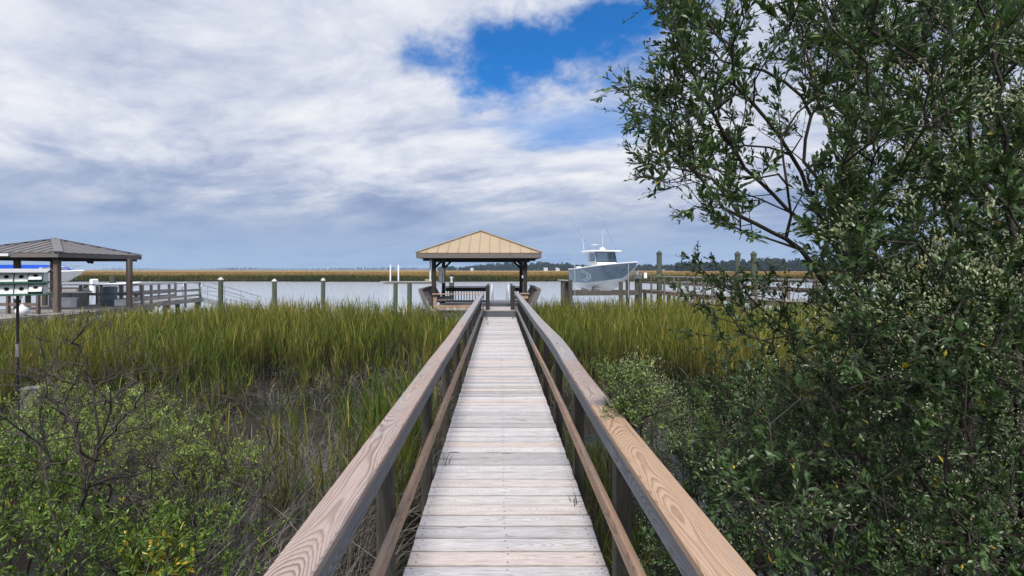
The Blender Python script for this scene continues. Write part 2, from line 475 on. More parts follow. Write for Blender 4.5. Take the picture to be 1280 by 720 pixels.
def unit(v): return v / np.maximum(np.linalg.norm(v, axis=-1, keepdims=True), 1e-9)
def rdir(N):
    v = RNG.normal(size=(N, 3)); return unit(v)

def leaves(P, D, L, W, col):
    """folded pointed leaves: base P, direction D, length L, width W"""
    N = len(P); D = unit(D); up = unit(np.array([[0, 0, 1.]]) + RNG.normal(0, .55, (N, 3)))
    S = unit(np.cross(D, up)); Nn = np.cross(S, D)
    L = L[:, None]; W = W[:, None]; f = RNG.uniform(.05, .3, (N, 1)); cu = RNG.uniform(-.18, .05, (N, 1))
    V = np.zeros((N, 7, 3))
    V[:, 0] = P
    V[:, 1] = P + D * L * .32 + S * W * .36 + Nn * W * f
    V[:, 2] = P + D * L * .32 - S * W * .36 + Nn * W * f
    V[:, 3] = P + D * L * .68 + S * W * .5 + Nn * (W * f + L * cu * .5)
    V[:, 4] = P + D * L * .68 - S * W * .5 + Nn * (W * f + L * cu * .5)
    V[:, 5] = P + D * L + Nn * L * cu
    V[:, 6] = P + D * L * .5 + Nn * L * cu * .3
    o = (np.arange(N) * 7)[:, None]
    T = np.concatenate([o + np.array(t)[None] for t in ((0, 6, 1), (0, 2, 6), (1, 6, 3), (2, 4, 6), (3, 6, 5), (6, 4, 5))], 0)
    return V.reshape(-1, 3), T, np.repeat(col, 7, 0)

def buds(P, D, L, W, col):
    """little spindle shaped flower heads"""
    N = len(P); D = unit(D); S = unit(np.cross(D, rdir(N))); U = np.cross(S, D); L = L[:, None]; W = W[:, None]
    V = np.zeros((N, 8, 3)); V[:, 0] = P; V[:, 7] = P + D * L
    for k in range(3):
        q = 2 * PI * k / 3; r = S * math.cos(q) + U * math.sin(q)
        V[:, 1 + k] = P + D * L * .25 + r * W * .42; V[:, 4 + k] = P + D * L * .85 + r * W * .5
    o = (np.arange(N) * 8)[:, None]; T = []
    for k in range(3):
        j = (k + 1) % 3
        T += [(0, 1 + j, 1 + k), (1 + k, 1 + j, 4 + j), (1 + k, 4 + j, 4 + k), (4 + k, 4 + j, 7)]
    return V.reshape(-1, 3), np.concatenate([o + np.array(t)[None] for t in T], 0), np.repeat(col, 8, 0)

def grow(stems, A, step=.11, bias=.32, curl=.25, jit=.008):
    """connect attractor points A to the nearest part of a growing skeleton"""
    pos, par, pl, dr = [], [], [], []
    for st in stems:
        st = [np.asarray(p, float) for p in st]; prev = -1; L = 0.0
        for i in range(len(st) - 1):
            m = max(1, int(np.linalg.norm(st[i + 1] - st[i]) / step))
            for k in range(m if i < len(st) - 2 else m + 1):
                p = st[i] + (st[i + 1] - st[i]) * k / m + RNG.normal(0, .006, 3) * (i + k > 0)
                if prev >= 0: L += np.linalg.norm(p - pos[prev])
                pos.append(p); par.append(prev); pl.append(L); dr.append(nz(st[i + 1] - st[i])); prev = len(pos) - 1
    root = np.mean([s[0] for s in stems], 0)
    A = A[np.argsort(np.linalg.norm(A - root, axis=1))]
    buf = np.zeros((len(pos) + len(A) * 40, 3)); bl = np.zeros(len(buf)); n = len(pos); buf[:n] = pos; bl[:n] = pl
    tips = []
    for a in A:
        d = a - buf[:n]; dd = np.linalg.norm(d, axis=1)
        j = int(np.argmin(dd + bias * bl[:n])); D = dd[j]
        m = min(38, max(1, int(D / step))); p0 = buf[j].copy(); c = p0 + dr[j] * D * curl + (a - p0) * .35
        prev = j
        for k in range(1, m + 1):
            t = k / m; p = p0 * (1 - t) ** 2 + 2 * c * t * (1 - t) + a * t * t + RNG.normal(0, jit, 3) * (k < m)
            buf[n] = p; bl[n] = bl[prev] + np.linalg.norm(p - buf[prev]); pos.append(p); par.append(prev)
            dr.append(nz(p - buf[prev])); prev = n; n += 1
        tips.append(prev)
    pos = np.array(pos); par = np.array(par); dr = np.array(dr)
    cnt = np.zeros(n); cnt[tips] += 1
    for i in range(n - 1, -1, -1):
        if par[i] >= 0: cnt[par[i]] += max(cnt[i], .3)
    return pos, par, cnt, np.array(tips), dr[tips]

def skeleton(pos, par, cnt, r0=.0022, ex=.40, rmax=.05, n=5):
    i = np.where(par >= 0)[0]; r = np.minimum(r0 * np.maximum(cnt, 1) ** ex, rmax)
    s = pos[par[i]]; e = pos[i]; d = unit(e - s) * .006
    rs = np.minimum(r[par[i]], r[i] * 1.5)
    return prisms(s - d, e + d, rs, r[i], n)

def shrub(name, label, stems, A, loc, group=None, leaf_len=(.025, .055), leaf_w=.36, per=9, subs=3, spray=(.12, .3), cols=((.03, .055, .018), (.06, .095, .03)),
          flower=0.0, flower_at=None, buds_per=14, bud_size=.011, yellow=.006, r0=.0022, rmax=.045, upb=.35, barkm='bark', cat='shrub', bias=.32, align=.75, budc=(.46, .48, .29)):
    root = thing(name, loc, label, cat, group)
    pos, par, cnt, tips, td = grow(stems, A, bias=bias)
    V1, Q1 = skeleton(pos, par, cnt, r0, .40, rmax)
    # sprays : a leading twig and side twigs at every tip
    P0 = pos[tips]; N = len(P0)
    D0 = unit(td + np.array([0, 0, upb]) + RNG.normal(0, .24, (N, 3)))
    SP, SD, SL = [P0], [D0], [RNG.uniform(*spray, N)]
    for k in range(subs):
        t = RNG.uniform(.0, .7, N)[:, None]
        SP.append(P0 + D0 * SL[0][:, None] * t); SD.append(unit(D0 + RNG.normal(0, .62, (N, 3)) + np.array([0, 0, .12]))); SL.append(SL[0] * RNG.uniform(.45, .85, N))
    P, D, L = np.concatenate(SP), np.concatenate(SD), np.concatenate(SL); N = len(P)
    V2, Q2 = prisms(P, P + D * L[:, None], .0018, .0008, 3)
    Q2 = Q2 + len(V1)
    np_mesh('branches', np.concatenate([V1, V2]), None, np.concatenate([Q1, Q2]), None, M[barkm], root, loc, True)
    if per:
        t = RNG.uniform(.08, 1.0, (N, per)); base = P[:, None] + D[:, None] * (L[:, None] * t)[..., None]
        dirs = unit(D[:, None] * align + RNG.normal(0, .5, (N, per, 3)) + np.array([0, 0, .1]))
        size = (leaf_len[0] + (leaf_len[1] - leaf_len[0]) * RNG.uniform(0, 1, (N, per)) ** 1.5) * RNG.uniform(.8, 1.35, (N, 1)) * (1.15 - .5 * t)
        q = RNG.uniform(0, 1, (N, per)) * .75 + np.repeat(RNG.uniform(0, .25, (N, 1)), per, 1)
        c = np.array(cols[0]) + (np.array(cols[1]) - np.array(cols[0])) * q[..., None]
        c = c * RNG.uniform(.75, 1.25, (N, 1, 1)) * (1 + .35 * vnoise(P[:, 0] * 2.2 + P[:, 2] * 1.1, P[:, 1] * 2.0 + P[:, 2] * 1.7, 3))[:, None, None].clip(.55, 1.5)
        ye = RNG.uniform(0, 1, (N, per)) < yellow
        c[ye] = np.array([.55, .42, .03]) * RNG.uniform(.6, 1.1, (int(ye.sum()), 1))
        base, dirs, size, c = base.reshape(-1, 3), dirs.reshape(-1, 3), size.ravel(), c.reshape(-1, 3)
        V, T, Cc = leaves(base, dirs, size, size * leaf_w * RNG.uniform(.75, 1.25, len(size)), c)
        np_mesh('foliage', V, T, None, Cc, M['leaf'], root, loc, False)
    if flower > 0:
        pr = np.full(N, flower) if flower_at is None else np.array([flower * flower_at(p) for p in P])
        pr = pr * sst(vnoise(P[:, 0] * 3.1 + P[:, 2], P[:, 1] * 2.3 + P[:, 2] * 3.7, 5), -.25, .45) * 1.5
        k = np.where(RNG.uniform(0, 1, N) < pr)[0]
        if len(k):
            b = buds_per; tip = P[k] + D[k] * L[k][:, None] * .75
            off = RNG.normal(0, .022, (len(k), b, 3)) + D[k][:, None] * RNG.uniform(0, .07, (len(k), b, 1))
            bp = (tip[:, None] + off).reshape(-1, 3); bd = unit(np.repeat(D[k], b, 0) + RNG.normal(0, .45, (len(bp), 3)) + np.array([0, 0, .3]))
            s = RNG.uniform(.6, 1.3, len(bp)) * bud_size
            c = np.array(budc) * RNG.uniform(.6, 1.2, (len(bp), 1)) + RNG.uniform(0, .06, (len(bp), 1))
            V, T, Cc = buds(bp, bd, s, s * .42, c)
            np_mesh('flower_buds', V, T, None, Cc, M['flower'], root, loc, False)
    return root

def in_poly(x, y, poly):
    x = np.asarray(x); y = np.asarray(y); r = np.zeros(len(x), bool); n = len(poly)
    for i in range(n):
        x1, y1 = poly[i]; x2, y2 = poly[(i + 1) % n]
        c = ((y1 > y) != (y2 > y)) & (x < (x2 - x1) * (y - y1) / ((y2 - y1) if y2 != y1 else 1e-9) + x1)
        r ^= c
    return r

#SPLIT_VEG
# ================================================================ BOARDWALK
DZ = CAMZ - 1.8
bw = thing('boardwalk', (0.05, 6.0, 0.0), 'weathered wooden boardwalk with plank deck and two handrails running to the tan roofed pavilion', 'boardwalk')
deck = MB()
XL, XR = -.559, .658
nails_s = []
y = -1.6; i = 0
while y < 17.55:
    jx0, jx1 = random.uniform(-.004, .005), random.uniform(-.004, .005)
    dz = random.uniform(-.002, .003); w = .1325 + random.uniform(-.0025, .001); sk = random.uniform(-.003, .003)
    seed = random.random() * 60
    deck.board([(XL - jx0, y + sk, DZ - .0175 + dz), (0.05, y, DZ - .0175 + dz + random.uniform(-.001, .001)), (XR + jx1, y - sk, DZ - .0175 + dz + random.uniform(-.002, .002))], (0, 1, 0), w, .035, 0, .004, seed)
    if y < 11:
        for nx in (XL + .045, .05, XR - .045):
            for ny in (-.038, .038):
                nails_s.append((nx + random.uniform(-.012, .012), y + ny + random.uniform(-.006, .006), DZ + dz + .0005))
    y += .1450 + random.uniform(-.001, .001); i += 1
for p in nails_s:
    V = [(p[0] + .0055 * math.cos(q), p[1] + .0055 * math.sin(q), p[2] + .0012) for q in np.arange(6) * PI / 3]
    deck.add(V, [tuple(range(6))], None, 0, 1)
deck.build('deck', [M['deck'], M['nail']], bw)
for x in (-.44, .05, .54):
    MB().board([(x, -1.7, DZ - .125), (x, 17.6, DZ - .125)], (1, 0, 0), .045, .17).build('joist', M['post_dark'], bw)
HZ = CAMZ - .875 - .019
def rail(name, segs, mat_keys, w, t, vertical=False):
    for pts, mk in zip(segs, mat_keys):
        P, S = [], []
        for q in pts:
            P.append(q[:3]); r = math.radians(q[3]) if len(q) > 3 else 0
            S.append((0, 0, 1) if vertical else (math.cos(r), 0, math.sin(r)))
        bb = MB().board(P, S, w, t, 0, .006)
        if name == 'handrail_cap' and P[0][1] < 9:
            for yp in list(np.arange(-.4, 9, 1.5)) + [P[0][1] + .04, P[-1][1] - .04]:
                if P[0][1] < yp < P[-1][1]:
                    xp = float(np.interp(yp, [p[1] for p in P], [p[0] for p in P])); zp = float(np.interp(yp, [p[1] for p in P], [p[2] for p in P])) + t / 2 + .0012
                    for dx in (-.04, .035):
                        rl = math.tan(math.radians(float(np.interp(yp, [q[1] for q in pts], [q[3] if len(q) > 3 else 0 for q in pts]))))
                        cx_, cy_ = xp + dx + random.uniform(-.008, .008), yp + random.uniform(-.01, .01)
                        bb.add([(cx_ + .0045 * math.cos(q), cy_ + .0045 * math.sin(q), zp + dx * rl) for q in np.arange(8) * PI / 4], [tuple(range(8))], None, 0, 1)
        bb.build(name, [M[mk], M['nail']], bw)
LX, RX = -.604, .668
rail('handrail_cap', [
    [(LX, -1.6, HZ), (LX, 1.4, HZ + .002), (LX - .003, 4.24, HZ)],
    [(LX - .003, 4.246, HZ + .002), (LX + .006, 6.1, HZ - .003, 2), (LX, 7.9, HZ, 1)],
    [(LX, 7.906, HZ), (LX + .004, 10, HZ + .004), (LX - .004, 12.7, HZ)],
    [(LX - .004, 12.706, HZ), (LX, 17.62, HZ)]], ['cap_pink', 'cap_pink', 'cap_grey', 'cap_grey'], .142, .038)
RP = lambda y: RX + .022 * sst(np.float64(y), 2.2, 4.6) + .018 * sst(np.float64(y), 4.0, 5.6) - .012 * sst(np.float64(y), 6, 9)
rail('handrail_cap', [
    [(RX, -1.6, HZ), (RX, 1.4, HZ), (RP(3.0), 3.0, HZ)],
    [(RP(3.0), 3.006, HZ), (RP(3.8), 3.8, HZ - .004, -1), (RP(4.45), 4.45, HZ, 1)],
    [(RP(4.46), 4.456, HZ, 2), (RP(5) + .008, 5.0, HZ + .006, 9), (RP(5.8) + .012, 5.8, HZ + .010, 10), (RP(7) + .004, 7.0, HZ + .004, 5), (RP(8.2), 8.2, HZ)],
    [(RP(8.2), 8.206, HZ), (RP(12), 12.2, HZ + .003)],
    [(RP(12), 12.206, HZ), (RP(17), 17.62, HZ)]], ['cap_tan', 'cap_pink', 'cap_grey', 'cap_grey', 'cap_grey'], .150, .038)
FZ = CAMZ - .913 - .049
for a, b in ((-1.6, 2.6), (2.606, 7.1), (7.106, 11.6), (11.606, 17.6)):
    MB().board([(LX + .039, a, FZ), (LX + .039, b, FZ)], (0, 0, 1), .095, .038).build('rail_face_board', M['face_grey'], bw)
    n = 6; ys_ = [a + (b - a) * k / n for k in range(n + 1)]
    MB().board([(RP(q) - .044, q, FZ) for q in ys_], (0, 0, 1), .095, .038).build('rail_face_board', M['face_grey'], bw)
for a, b, mk in ((-1.6, 4.1, 'rail_tan'), (4.106, 8.6, 'rail_tan'), (8.606, 13.1, 'cap_grey'), (13.106, 17.6, 'cap_grey')):
    MB().board([(LX + .041, a, 1.484), (LX + .041, (a + b) / 2, 1.478), (LX + .041, b, 1.484)], (0, 0, 1), .095, .036).build('mid_rail', M[mk], bw)
    n = 5; ys_ = [a + (b - a) * k / n for k in range(n + 1)]
    MB().board([(RP(q) - .046, q, 1.535 - .045 * sst(np.float64(q), 2, 6)) for q in ys_], (0, 0, 1), .095, .036).build('mid_rail', M[mk], bw)
y = -.4
while y < 17.6:
    for x in (LX - .026, float(RP(y)) + .021):
        xx = x + random.uniform(-.003, .003)
        g = float(gz(xx, y)) - .4
        MB().board([(xx + random.uniform(-.01, .01), y, g), (xx, y, HZ - .021)], (1, 0, 0), .088, .088).build('post', M['post_dark'], bw)
    y += 1.5
for yy in (2.6, 5.6, 8.6, 11.6, 14.6, 17.3):
    MB().board([(LX - .07, yy - .07, DZ - .29), (RX + .12, yy - .07, DZ - .29)], (0, 0, 1), .15, .045).build('cross_beam', M['post_dark'], bw)

# ================================================================ PAVILION (tan roof)
pv = thing('pavilion', (-.75, 19.8, 0.0), 'open wooden dock pavilion with tan metal hip roof at the end of the boardwalk', 'pavilion')
PZ = CAMZ - 1.544
PX0, PX1 = -2.62, 1.2
b = MB(); y = 17.70
while y < 23.6:
    b.board([(PX0, y, PZ - .0175), (PX1, y, PZ - .0175)], (0, 1, 0), .139, .035); y += .145
b.build('platform_deck', M['deck'], pv)
b = MB(); b.board([(PX0, 17.61, PZ - .16), (PX1, 17.61, PZ - .16)], (0, 0, 1), .24, .04); b.build('platform_fascia', M['riser'], pv)
for x in (PX0 + .02, PX1 - .02):
    MB().board([(x, 17.64, PZ - .14), (x, 23.6, PZ - .14)], (0, 0, 1), .19, .04).build('platform_beam', M['post_dark'], pv)
posts = [(-2.53, 18.2), (1.05, 18.2), (-2.53, 21.4), (1.05, 21.4)]
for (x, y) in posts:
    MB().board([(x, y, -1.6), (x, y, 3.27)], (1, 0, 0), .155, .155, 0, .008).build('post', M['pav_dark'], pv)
for x in (PX0 + .15, -.75, PX1 - .15):
    for y in (17.9, 23.4):
        MB().tube([(x, y, -1.8), (x, y, PZ - .05)], .12, 12).build('support_pile', M['post_dark'], pv)
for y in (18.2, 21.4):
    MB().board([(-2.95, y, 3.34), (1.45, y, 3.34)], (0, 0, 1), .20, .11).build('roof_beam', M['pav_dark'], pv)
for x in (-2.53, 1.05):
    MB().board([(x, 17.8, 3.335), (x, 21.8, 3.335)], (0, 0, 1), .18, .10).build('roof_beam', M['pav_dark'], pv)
for (x, y) in posts:
    s = 1 if x < 0 else -1
    MB().board([(x + s * .05, y, 2.98), (x + s * .34, y, 3.27)], (0, 1, 0), .085, .085).build('knee_brace', M['pav_dark'], pv)
    s2 = 1 if y < 20 else -1
    MB().board([(x, y + s2 * .06, 2.98), (x, y + s2 * .34, 3.27)], (1, 0, 0), .085, .085).build('knee_brace', M['pav_dark'], pv)
def hip_roof(root, cx, cy, hx, hy, ze, zp, fh, mroof, mtrim, mfas, msof, pitch, hw=.13):
    ap = np.array([cx, cy, zp]); c = [np.array([cx + sx * hx, cy + sy * hy, ze]) for sx, sy in ((-1, -1), (1, -1), (1, 1), (-1, 1))]
    r = MB()
    for k in range(4):
        A, Bc = c[k], c[(k + 1) % 4]
        r.slab([A, Bc, ap], .03)
        L = np.linalg.norm(Bc - A); n = int(L / pitch); N = nz(np.cross(Bc - A, ap - A))
        for q in range(1, n):
            f = q / n; p = A + (Bc - A) * f
            e = p + (ap - (A + Bc) / 2) * (1 - abs(2 * f - 1)) * .985
            r.board([p + N * .012, e + N * .012], Bc - A, .022, .034, 1, .004)
    ro = r.build('roof', [mroof, mtrim], root)
    for k in range(4):
        h = MB(); d = c[k] - ap
        h.board([ap + np.array([0, 0, .03]), c[k] + np.array([0, 0, .03])], np.cross(d, (0, 0, 1)), hw, .025, 0, .006)
        x = h.build('hip_cap', mtrim, ro, ORG[ro.name])
    for k in range(4):
        A, Bc = c[k] * 1.0, c[(k + 1) % 4] * 1.0; d = nz(Bc - A); o = np.cross(d, (0, 0, 1)) * -.0
        inn = np.array([0, 0, -fh / 2 - .035]); ce = nz(np.array([cx, cy, ze]) - (A + Bc) / 2)
        MB().board([A + inn + ce * .03 + d * .0, Bc + inn + ce * .03 - d * .05], (0, 0, 1), fh, .038).build('fascia', mfas, root)
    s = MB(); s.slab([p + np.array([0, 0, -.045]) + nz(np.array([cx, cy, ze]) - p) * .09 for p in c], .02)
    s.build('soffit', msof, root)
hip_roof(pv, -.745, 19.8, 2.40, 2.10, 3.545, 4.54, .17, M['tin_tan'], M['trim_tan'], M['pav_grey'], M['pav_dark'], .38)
# railing at the front left and the short one at the front right
RZ = CAMZ - .90
MB().board([(-2.48, 17.45, RZ - .02), (-.68, 17.45, RZ - .02)], (0, 1, 0), .13, .036).build('front_rail', M['rail_tan'], pv)
MB().board([(-2.40, 17.47, RZ - .50), (-.68, 17.47, RZ - .50)], (0, 0, 1), .12, .036).build('front_rail', M['rail_tan'], pv)
MB().board([(-2.39, 17.53, .2), (-2.39, 17.53, RZ - .04)], (1, 0, 0), .13, .09).build('front_rail_post', M['rail_tan'], pv)
MB().board([(.80, 17.45, RZ), (1.16, 17.45, RZ)], (0, 1, 0), .14, .036).build('front_rail', M['rail_tan'], pv)
MB().board([(.82, 17.47, RZ - .11), (1.12, 17.47, RZ - .11)], (0, 0, 1), .16, .036).build('front_rail', M['rail_tan'], pv)
for x in (-.41, .55):
    MB().board([(x, 17.80, DZ), (x, 17.80, 2.27)], (1, 0, 0), .15, .15).build('newel_post', M['pav_dark'], pv)
    MB().bx((x, 17.80, 2.285), (.18, .18, .028)).build('newel_cap', M['pav_grey'], pv)
# benches with flared backs
for s, x0 in ((-1, -2.55), (1, 1.12)):
    bk = MB()
    for k in range(4):
        f = .13 + .245 * k
        bk.board([(x0 + s * (.05 + .38 * f), 17.75, PZ + .12 + .72 * f), (x0 + s * (.05 + .38 * f), 21.7, PZ + .12 + .72 * f)], (s * .38, 0, .72), .192, .036)
    bk.build('bench_back', M['pav_grey'], pv)
    MB().board([(x0 + s * .42, 17.75, PZ + .80), (x0 + s * .42, 21.7, PZ + .80)], (1, 0, -.1 * s), .20, .036).build('bench_top_rail', M['pav_grey'], pv)
    for y in (17.72, 19.7, 21.7):
        MB().board([(x0 + s * .10, y, PZ - .1), (x0 + s * .45, y, PZ + .78)], (0, 1, 0), .04, .14).build('bench_bracket', M['pav_grey'], pv)
    st = MB()
    for k in range(3):
        st.board([(x0 - s * (.12 + .15 * k), 18.4, PZ + .32), (x0 - s * (.12 + .15 * k), 21.2, PZ + .32)], (1, 0, 0), .14, .036)
    st.build('bench_seat', M['pav_grey'], pv)
for xa, xb in ((-2.45, -.47), (.62, 1.0)):
    MB().board([(xa, 21.5, 2.10), (xb, 21.5, 2.10)], (0, 1, 0), .2, .04).build('back_rail', M['pav_dark'], pv)
    MB().board([(xa, 21.52, 1.98), (xb, 21.52, 1.98)], (0, 0, 1), .17, .036).build('back_rail', M['pav_dark'], pv)
    MB().board([(xa, 21.5, 1.44), (xb, 21.5, 1.44)], (0, 0, 1), .07, .036).build('back_rail', M['pav_dark'], pv)
    x = xa + .08
    while x < xb:
        MB().board([(x, 21.5, 1.46), (x, 21.5, 1.92)], (1, 0, 0), .034, .034).build('baluster', M['pav_dark'], pv); x += .13
for x in (-.47, .60):
    MB().board([(x, 21.5, PZ), (x, 21.5, 2.24)], (1, 0, 0), .10, .10).build('newel_post', M['pav_grey'], pv)
MB().tube([(-2.66, 18.14, 2.45), (-2.66, 18.14, 3.3)], .035, 10).build('downpipe', M['whitepvc'], pv)
MB().bx((-2.31, 18.9, 2.66), (.22, .03, .62)).build('notice_board', M['white'], pv)
MB().tube([(-2.2, 18.3, 2.75), (-2.18, 18.25, 2.4), (-2.22, 18.2, 2.0), (-2.2, 18.25, 1.75)], .016, 6).build('hanging_hose', M['blackm'], pv)
MB().bx((-.55 + 1.5, 18.2, 2.62), (.05, .04, .10)).build('switch_box', M['white'], pv)

# gangway behind the pavilion
gw = thing('gangway', (.1, 23.7, 1.3), 'aluminium gangway with grey handrails sloping to the water behind the tan roofed pavilion', 'gangway')
MB().slab([(-.35, 23.65, 1.33), (.52, 23.65, 1.33), (.52, 31, .15), (-.35, 31, .15)], .08).build('ramp', M['alu'], gw)
for x in (-.33, .50):
    MB().tube([(x, 23.75, 1.28), (x, 23.75, 2.13), (x, 23.95, 2.20), (x, 31, 1.0), (x, 31, .15)], .028, 8).build('handrail', M['alu'], gw)
    for f in (.35, .7):
        yy = 23.75 + 7.25 * f
        MB().tube([(x, yy, 1.28 - 1.13 * f), (x, yy, 2.2 - 1.2 * f)], .02, 8).build('baluster', M['alu'], gw)
fd = thing('floating_dock', (.1, 33.0, WATER), 'low grey floating dock on the water behind the tan roofed pavilion', 'floating dock')
b = MB()
for k in range(26): b.board([(-1.6, 31.2 + .145 * k, .1), (2.0, 31.2 + .145 * k, .1)], (0, 1, 0), .138, .035)
b.build('dock_deck', M['dock_grey'], fd); MB().bx((.2, 33.1, -.18), (3.5, 3.6, .5)).build('float', M['blackm'], fd)

# ================================================================ PILINGS
def pile(label, px, ytop, Y, d, cap, group, name='piling', base=None):
    p = at(px, ytop, Y); zt = p[2]
    e = thing(name, (p[0], Y, WATER), label, 'piling', group)
    lx, ly = random.uniform(-.05, .05), random.uniform(-.05, .05)
    MB().tube([(p[0] + lx, Y + ly, -1.9), (p[0], Y, zt - (.10 if cap else 0))], [d * .53, d * .5], 16).build('shaft', M['pile_green'], e)
    if cap == 'white':
        MB().lathe((p[0], Y, zt - .14), [(d * .56, 0), (d * .57, .05), (d * .5, .07), (.02, .17), (.0, .18)], 16).build('cap', M['cap_white'], e)
    elif cap == 'cone':
        MB().lathe((p[0], Y, zt - .26), [(d * .50, 0), (d * .62, .02), (d * .62, .06), (.03, .27), (.0, .28)], 16).build('cap', M['pile_green'], e)
    return e
G = 'green dock pilings standing in the water'
pile('green piling with white cone cap, the nearest one to the left dock gangway', 276, 347, 28, .27, 'white', G)
pile('green piling with white cone cap, middle of the three left of the tan pavilion', 343, 349, 28.5, .27, 'white', G)
pile('green piling with white cone cap, closest of the three to the tan roofed pavilion', 404, 348, 28, .24, 'white', G)
pile('flat topped greenish piling without a cap, left of a close pair by the pavilion', 494.5, 354, 28, .26, None, G)
pile('flat topped tan stained piling, right of a close pair by the pavilion', 512, 354, 28, .28, None, G)
pile('flat topped green piling seen behind the blue barrel under the grey roof', 141, 344, 32, .38, None, G)
T = 'tall green pilings with pointed caps beside the right dock'
pile('tall green piling with pointed cap just right of the white boat', 824, 313.5, 34, .36, 'cone', T)
pile('tall green piling with pointed cap, left of the pair behind the right dock railing', 922, 314, 31, .33, 'cone', T)
pile('tall green piling with pointed cap, right of the pair behind the right dock railing', 942, 314, 30, .33, 'cone', T)
p = at(564.5, 353, 27.5)
e = thing('piling', (p[0], 27.5, WATER), 'green piling topped by a white dock light with dark cap, seen through the pavilion', 'piling', G)
MB().tube([(p[0], 27.5, -1.9), (p[0], 27.5, p[2])], .15, 14).build('shaft', M['pile_green'], e)
MB().lathe((p[0], 27.5, p[2]), [(.06, 0), (.06, .22), (.10, .26), (.11, .34)], 12).build('light_post', M['white'], e)
MB().lathe((p[0] + .02, 27.5, p[2] + .34), [(.11, 0), (.14, .05), (.12, .13), (.0, .16)], 12).build('light_cap', M['blackm'], e)

# far floating dock with white guide poles
p = at(512, 350, 104)
e = thing('far_dock', (p[0], 104, WATER), 'low grey floating dock with two tall white poles near the far bank', 'floating dock')
MB().bx((p[0], 104, .18), (12.5, 3, .2)).build('dock_deck', M['dock_grey'], e)
MB().bx((p[0], 104, -.22), (11, 2.6, .4)).build('float', M['dock_grey'], e)
for px in (488, 498):
    q = at(px, 331, 104); MB().tube([(q[0], 104, -1.5), (q[0], 104, q[2])], .16, 10).build('guide_pole', M['white'], e)
q = at(536, 347, 104); MB().bx((q[0], 104, .5), (1.6, .8, .5)).build('dock_box', M['rail_tan'], e)

# ================================================================ BOATS
def hull(L, B, H, rake, sheer_up=.25, n=22):
    """half sections lofted stern to bow, local +X is the bow, keel at z=0"""
    T = np.linspace(0, 1, n); S = []
    for t in T:
        bs = B / 2 * (.90 + .10 * min(1, t / .35)) * (1 - max(0, (t - .45) / .55) ** 2.8)
        bc = B / 2 * .86 * (1 - max(0, (t - .30) / .66) ** 2.0 if t < .96 else 0); bc = max(bc, 0)
        kz = 0 if t < .55 else H * 1.0 * ((t - .55) / .45) ** 2.6 * .93
        cz = H * .30 + H * .28 * max(0, (t - .35) / .65) ** 1.6; cz = max(cz, kz + .02 * (1 - t))
        sz = H * (.86 + sheer_up * t ** 1.7)
        xk = t * (L - rake)
        xf = lambda z: xk + rake * (z / (H * 1.1)) * t ** 3
        row = [(xf(kz), 0, kz), (xf((kz + cz) / 2), bc * .52, kz + (cz - kz) * .44), (xf(cz), bc, cz), (xf(cz), bc + .035 * (1 - t), cz + .03)]
        for q in (.25, .5, .75, 1.0):
            fl = q ** (1.0 + 1.3 * t)
            z = cz + .03 + (sz - cz - .03) * q; row.append((xf(z), bc + .03 * (1 - t) + (bs - bc) * fl, z))
        S.append(row)
    return np.array(S)
def hull_parts(root, S, mb, mt, mg, deck_drop=.35):
    n, m = S.shape[:2]; bot, top, gun = MB(), MB(), MB()
    for sg in (1, -1):
        P = S * np.array([1, sg, 1])
        def strip(mbx, k0, k1, sm=True):
            V = P[:, k0:k1 + 1].reshape(-1, 3); w = k1 - k0 + 1; Fc = []
            for i in range(n - 1):
                for k in range(w - 1):
                    f = (i * w + k, i * w + k + 1, (i + 1) * w + k + 1, (i + 1) * w + k)
                    Fc.append(f if sg < 0 else f[::-1])
            mbx.poly(V, Fc, 0, sm)
        strip(bot, 0, 3); strip(top, 3, m - 1)
        tr = P[0]; bot.poly(list(tr[:4]) + [(tr[0][0], 0, tr[3][2])], [(0, 1, 2, 3, 4)])
        top.poly([(tr[0][0], 0, tr[3][2])] + list(tr[3:]) + [(tr[0][0], 0, tr[-1][2])], [tuple(range(m - 3 + 2))])
        gun.tube([p + np.array([0, 0, .01]) for p in P[:, -1]], .045, 8)
    V, Fc = [], []
    for i in range(n):
        a = S[i, -1]; V += [(a[0], a[1], a[2] - .03), (a[0], -a[1], a[2] - .03)]
        if i: Fc.append((2 * i - 2, 2 * i - 1, 2 * i + 1, 2 * i))
    gun.poly(V, Fc, 0, False)
    bot.build('hull_bottom', mb, root, (0, 0, 0)); h = top.build('hull', mt, root, (0, 0, 0)); gun.build('gunwale', mg, root, (0, 0, 0))
    return h
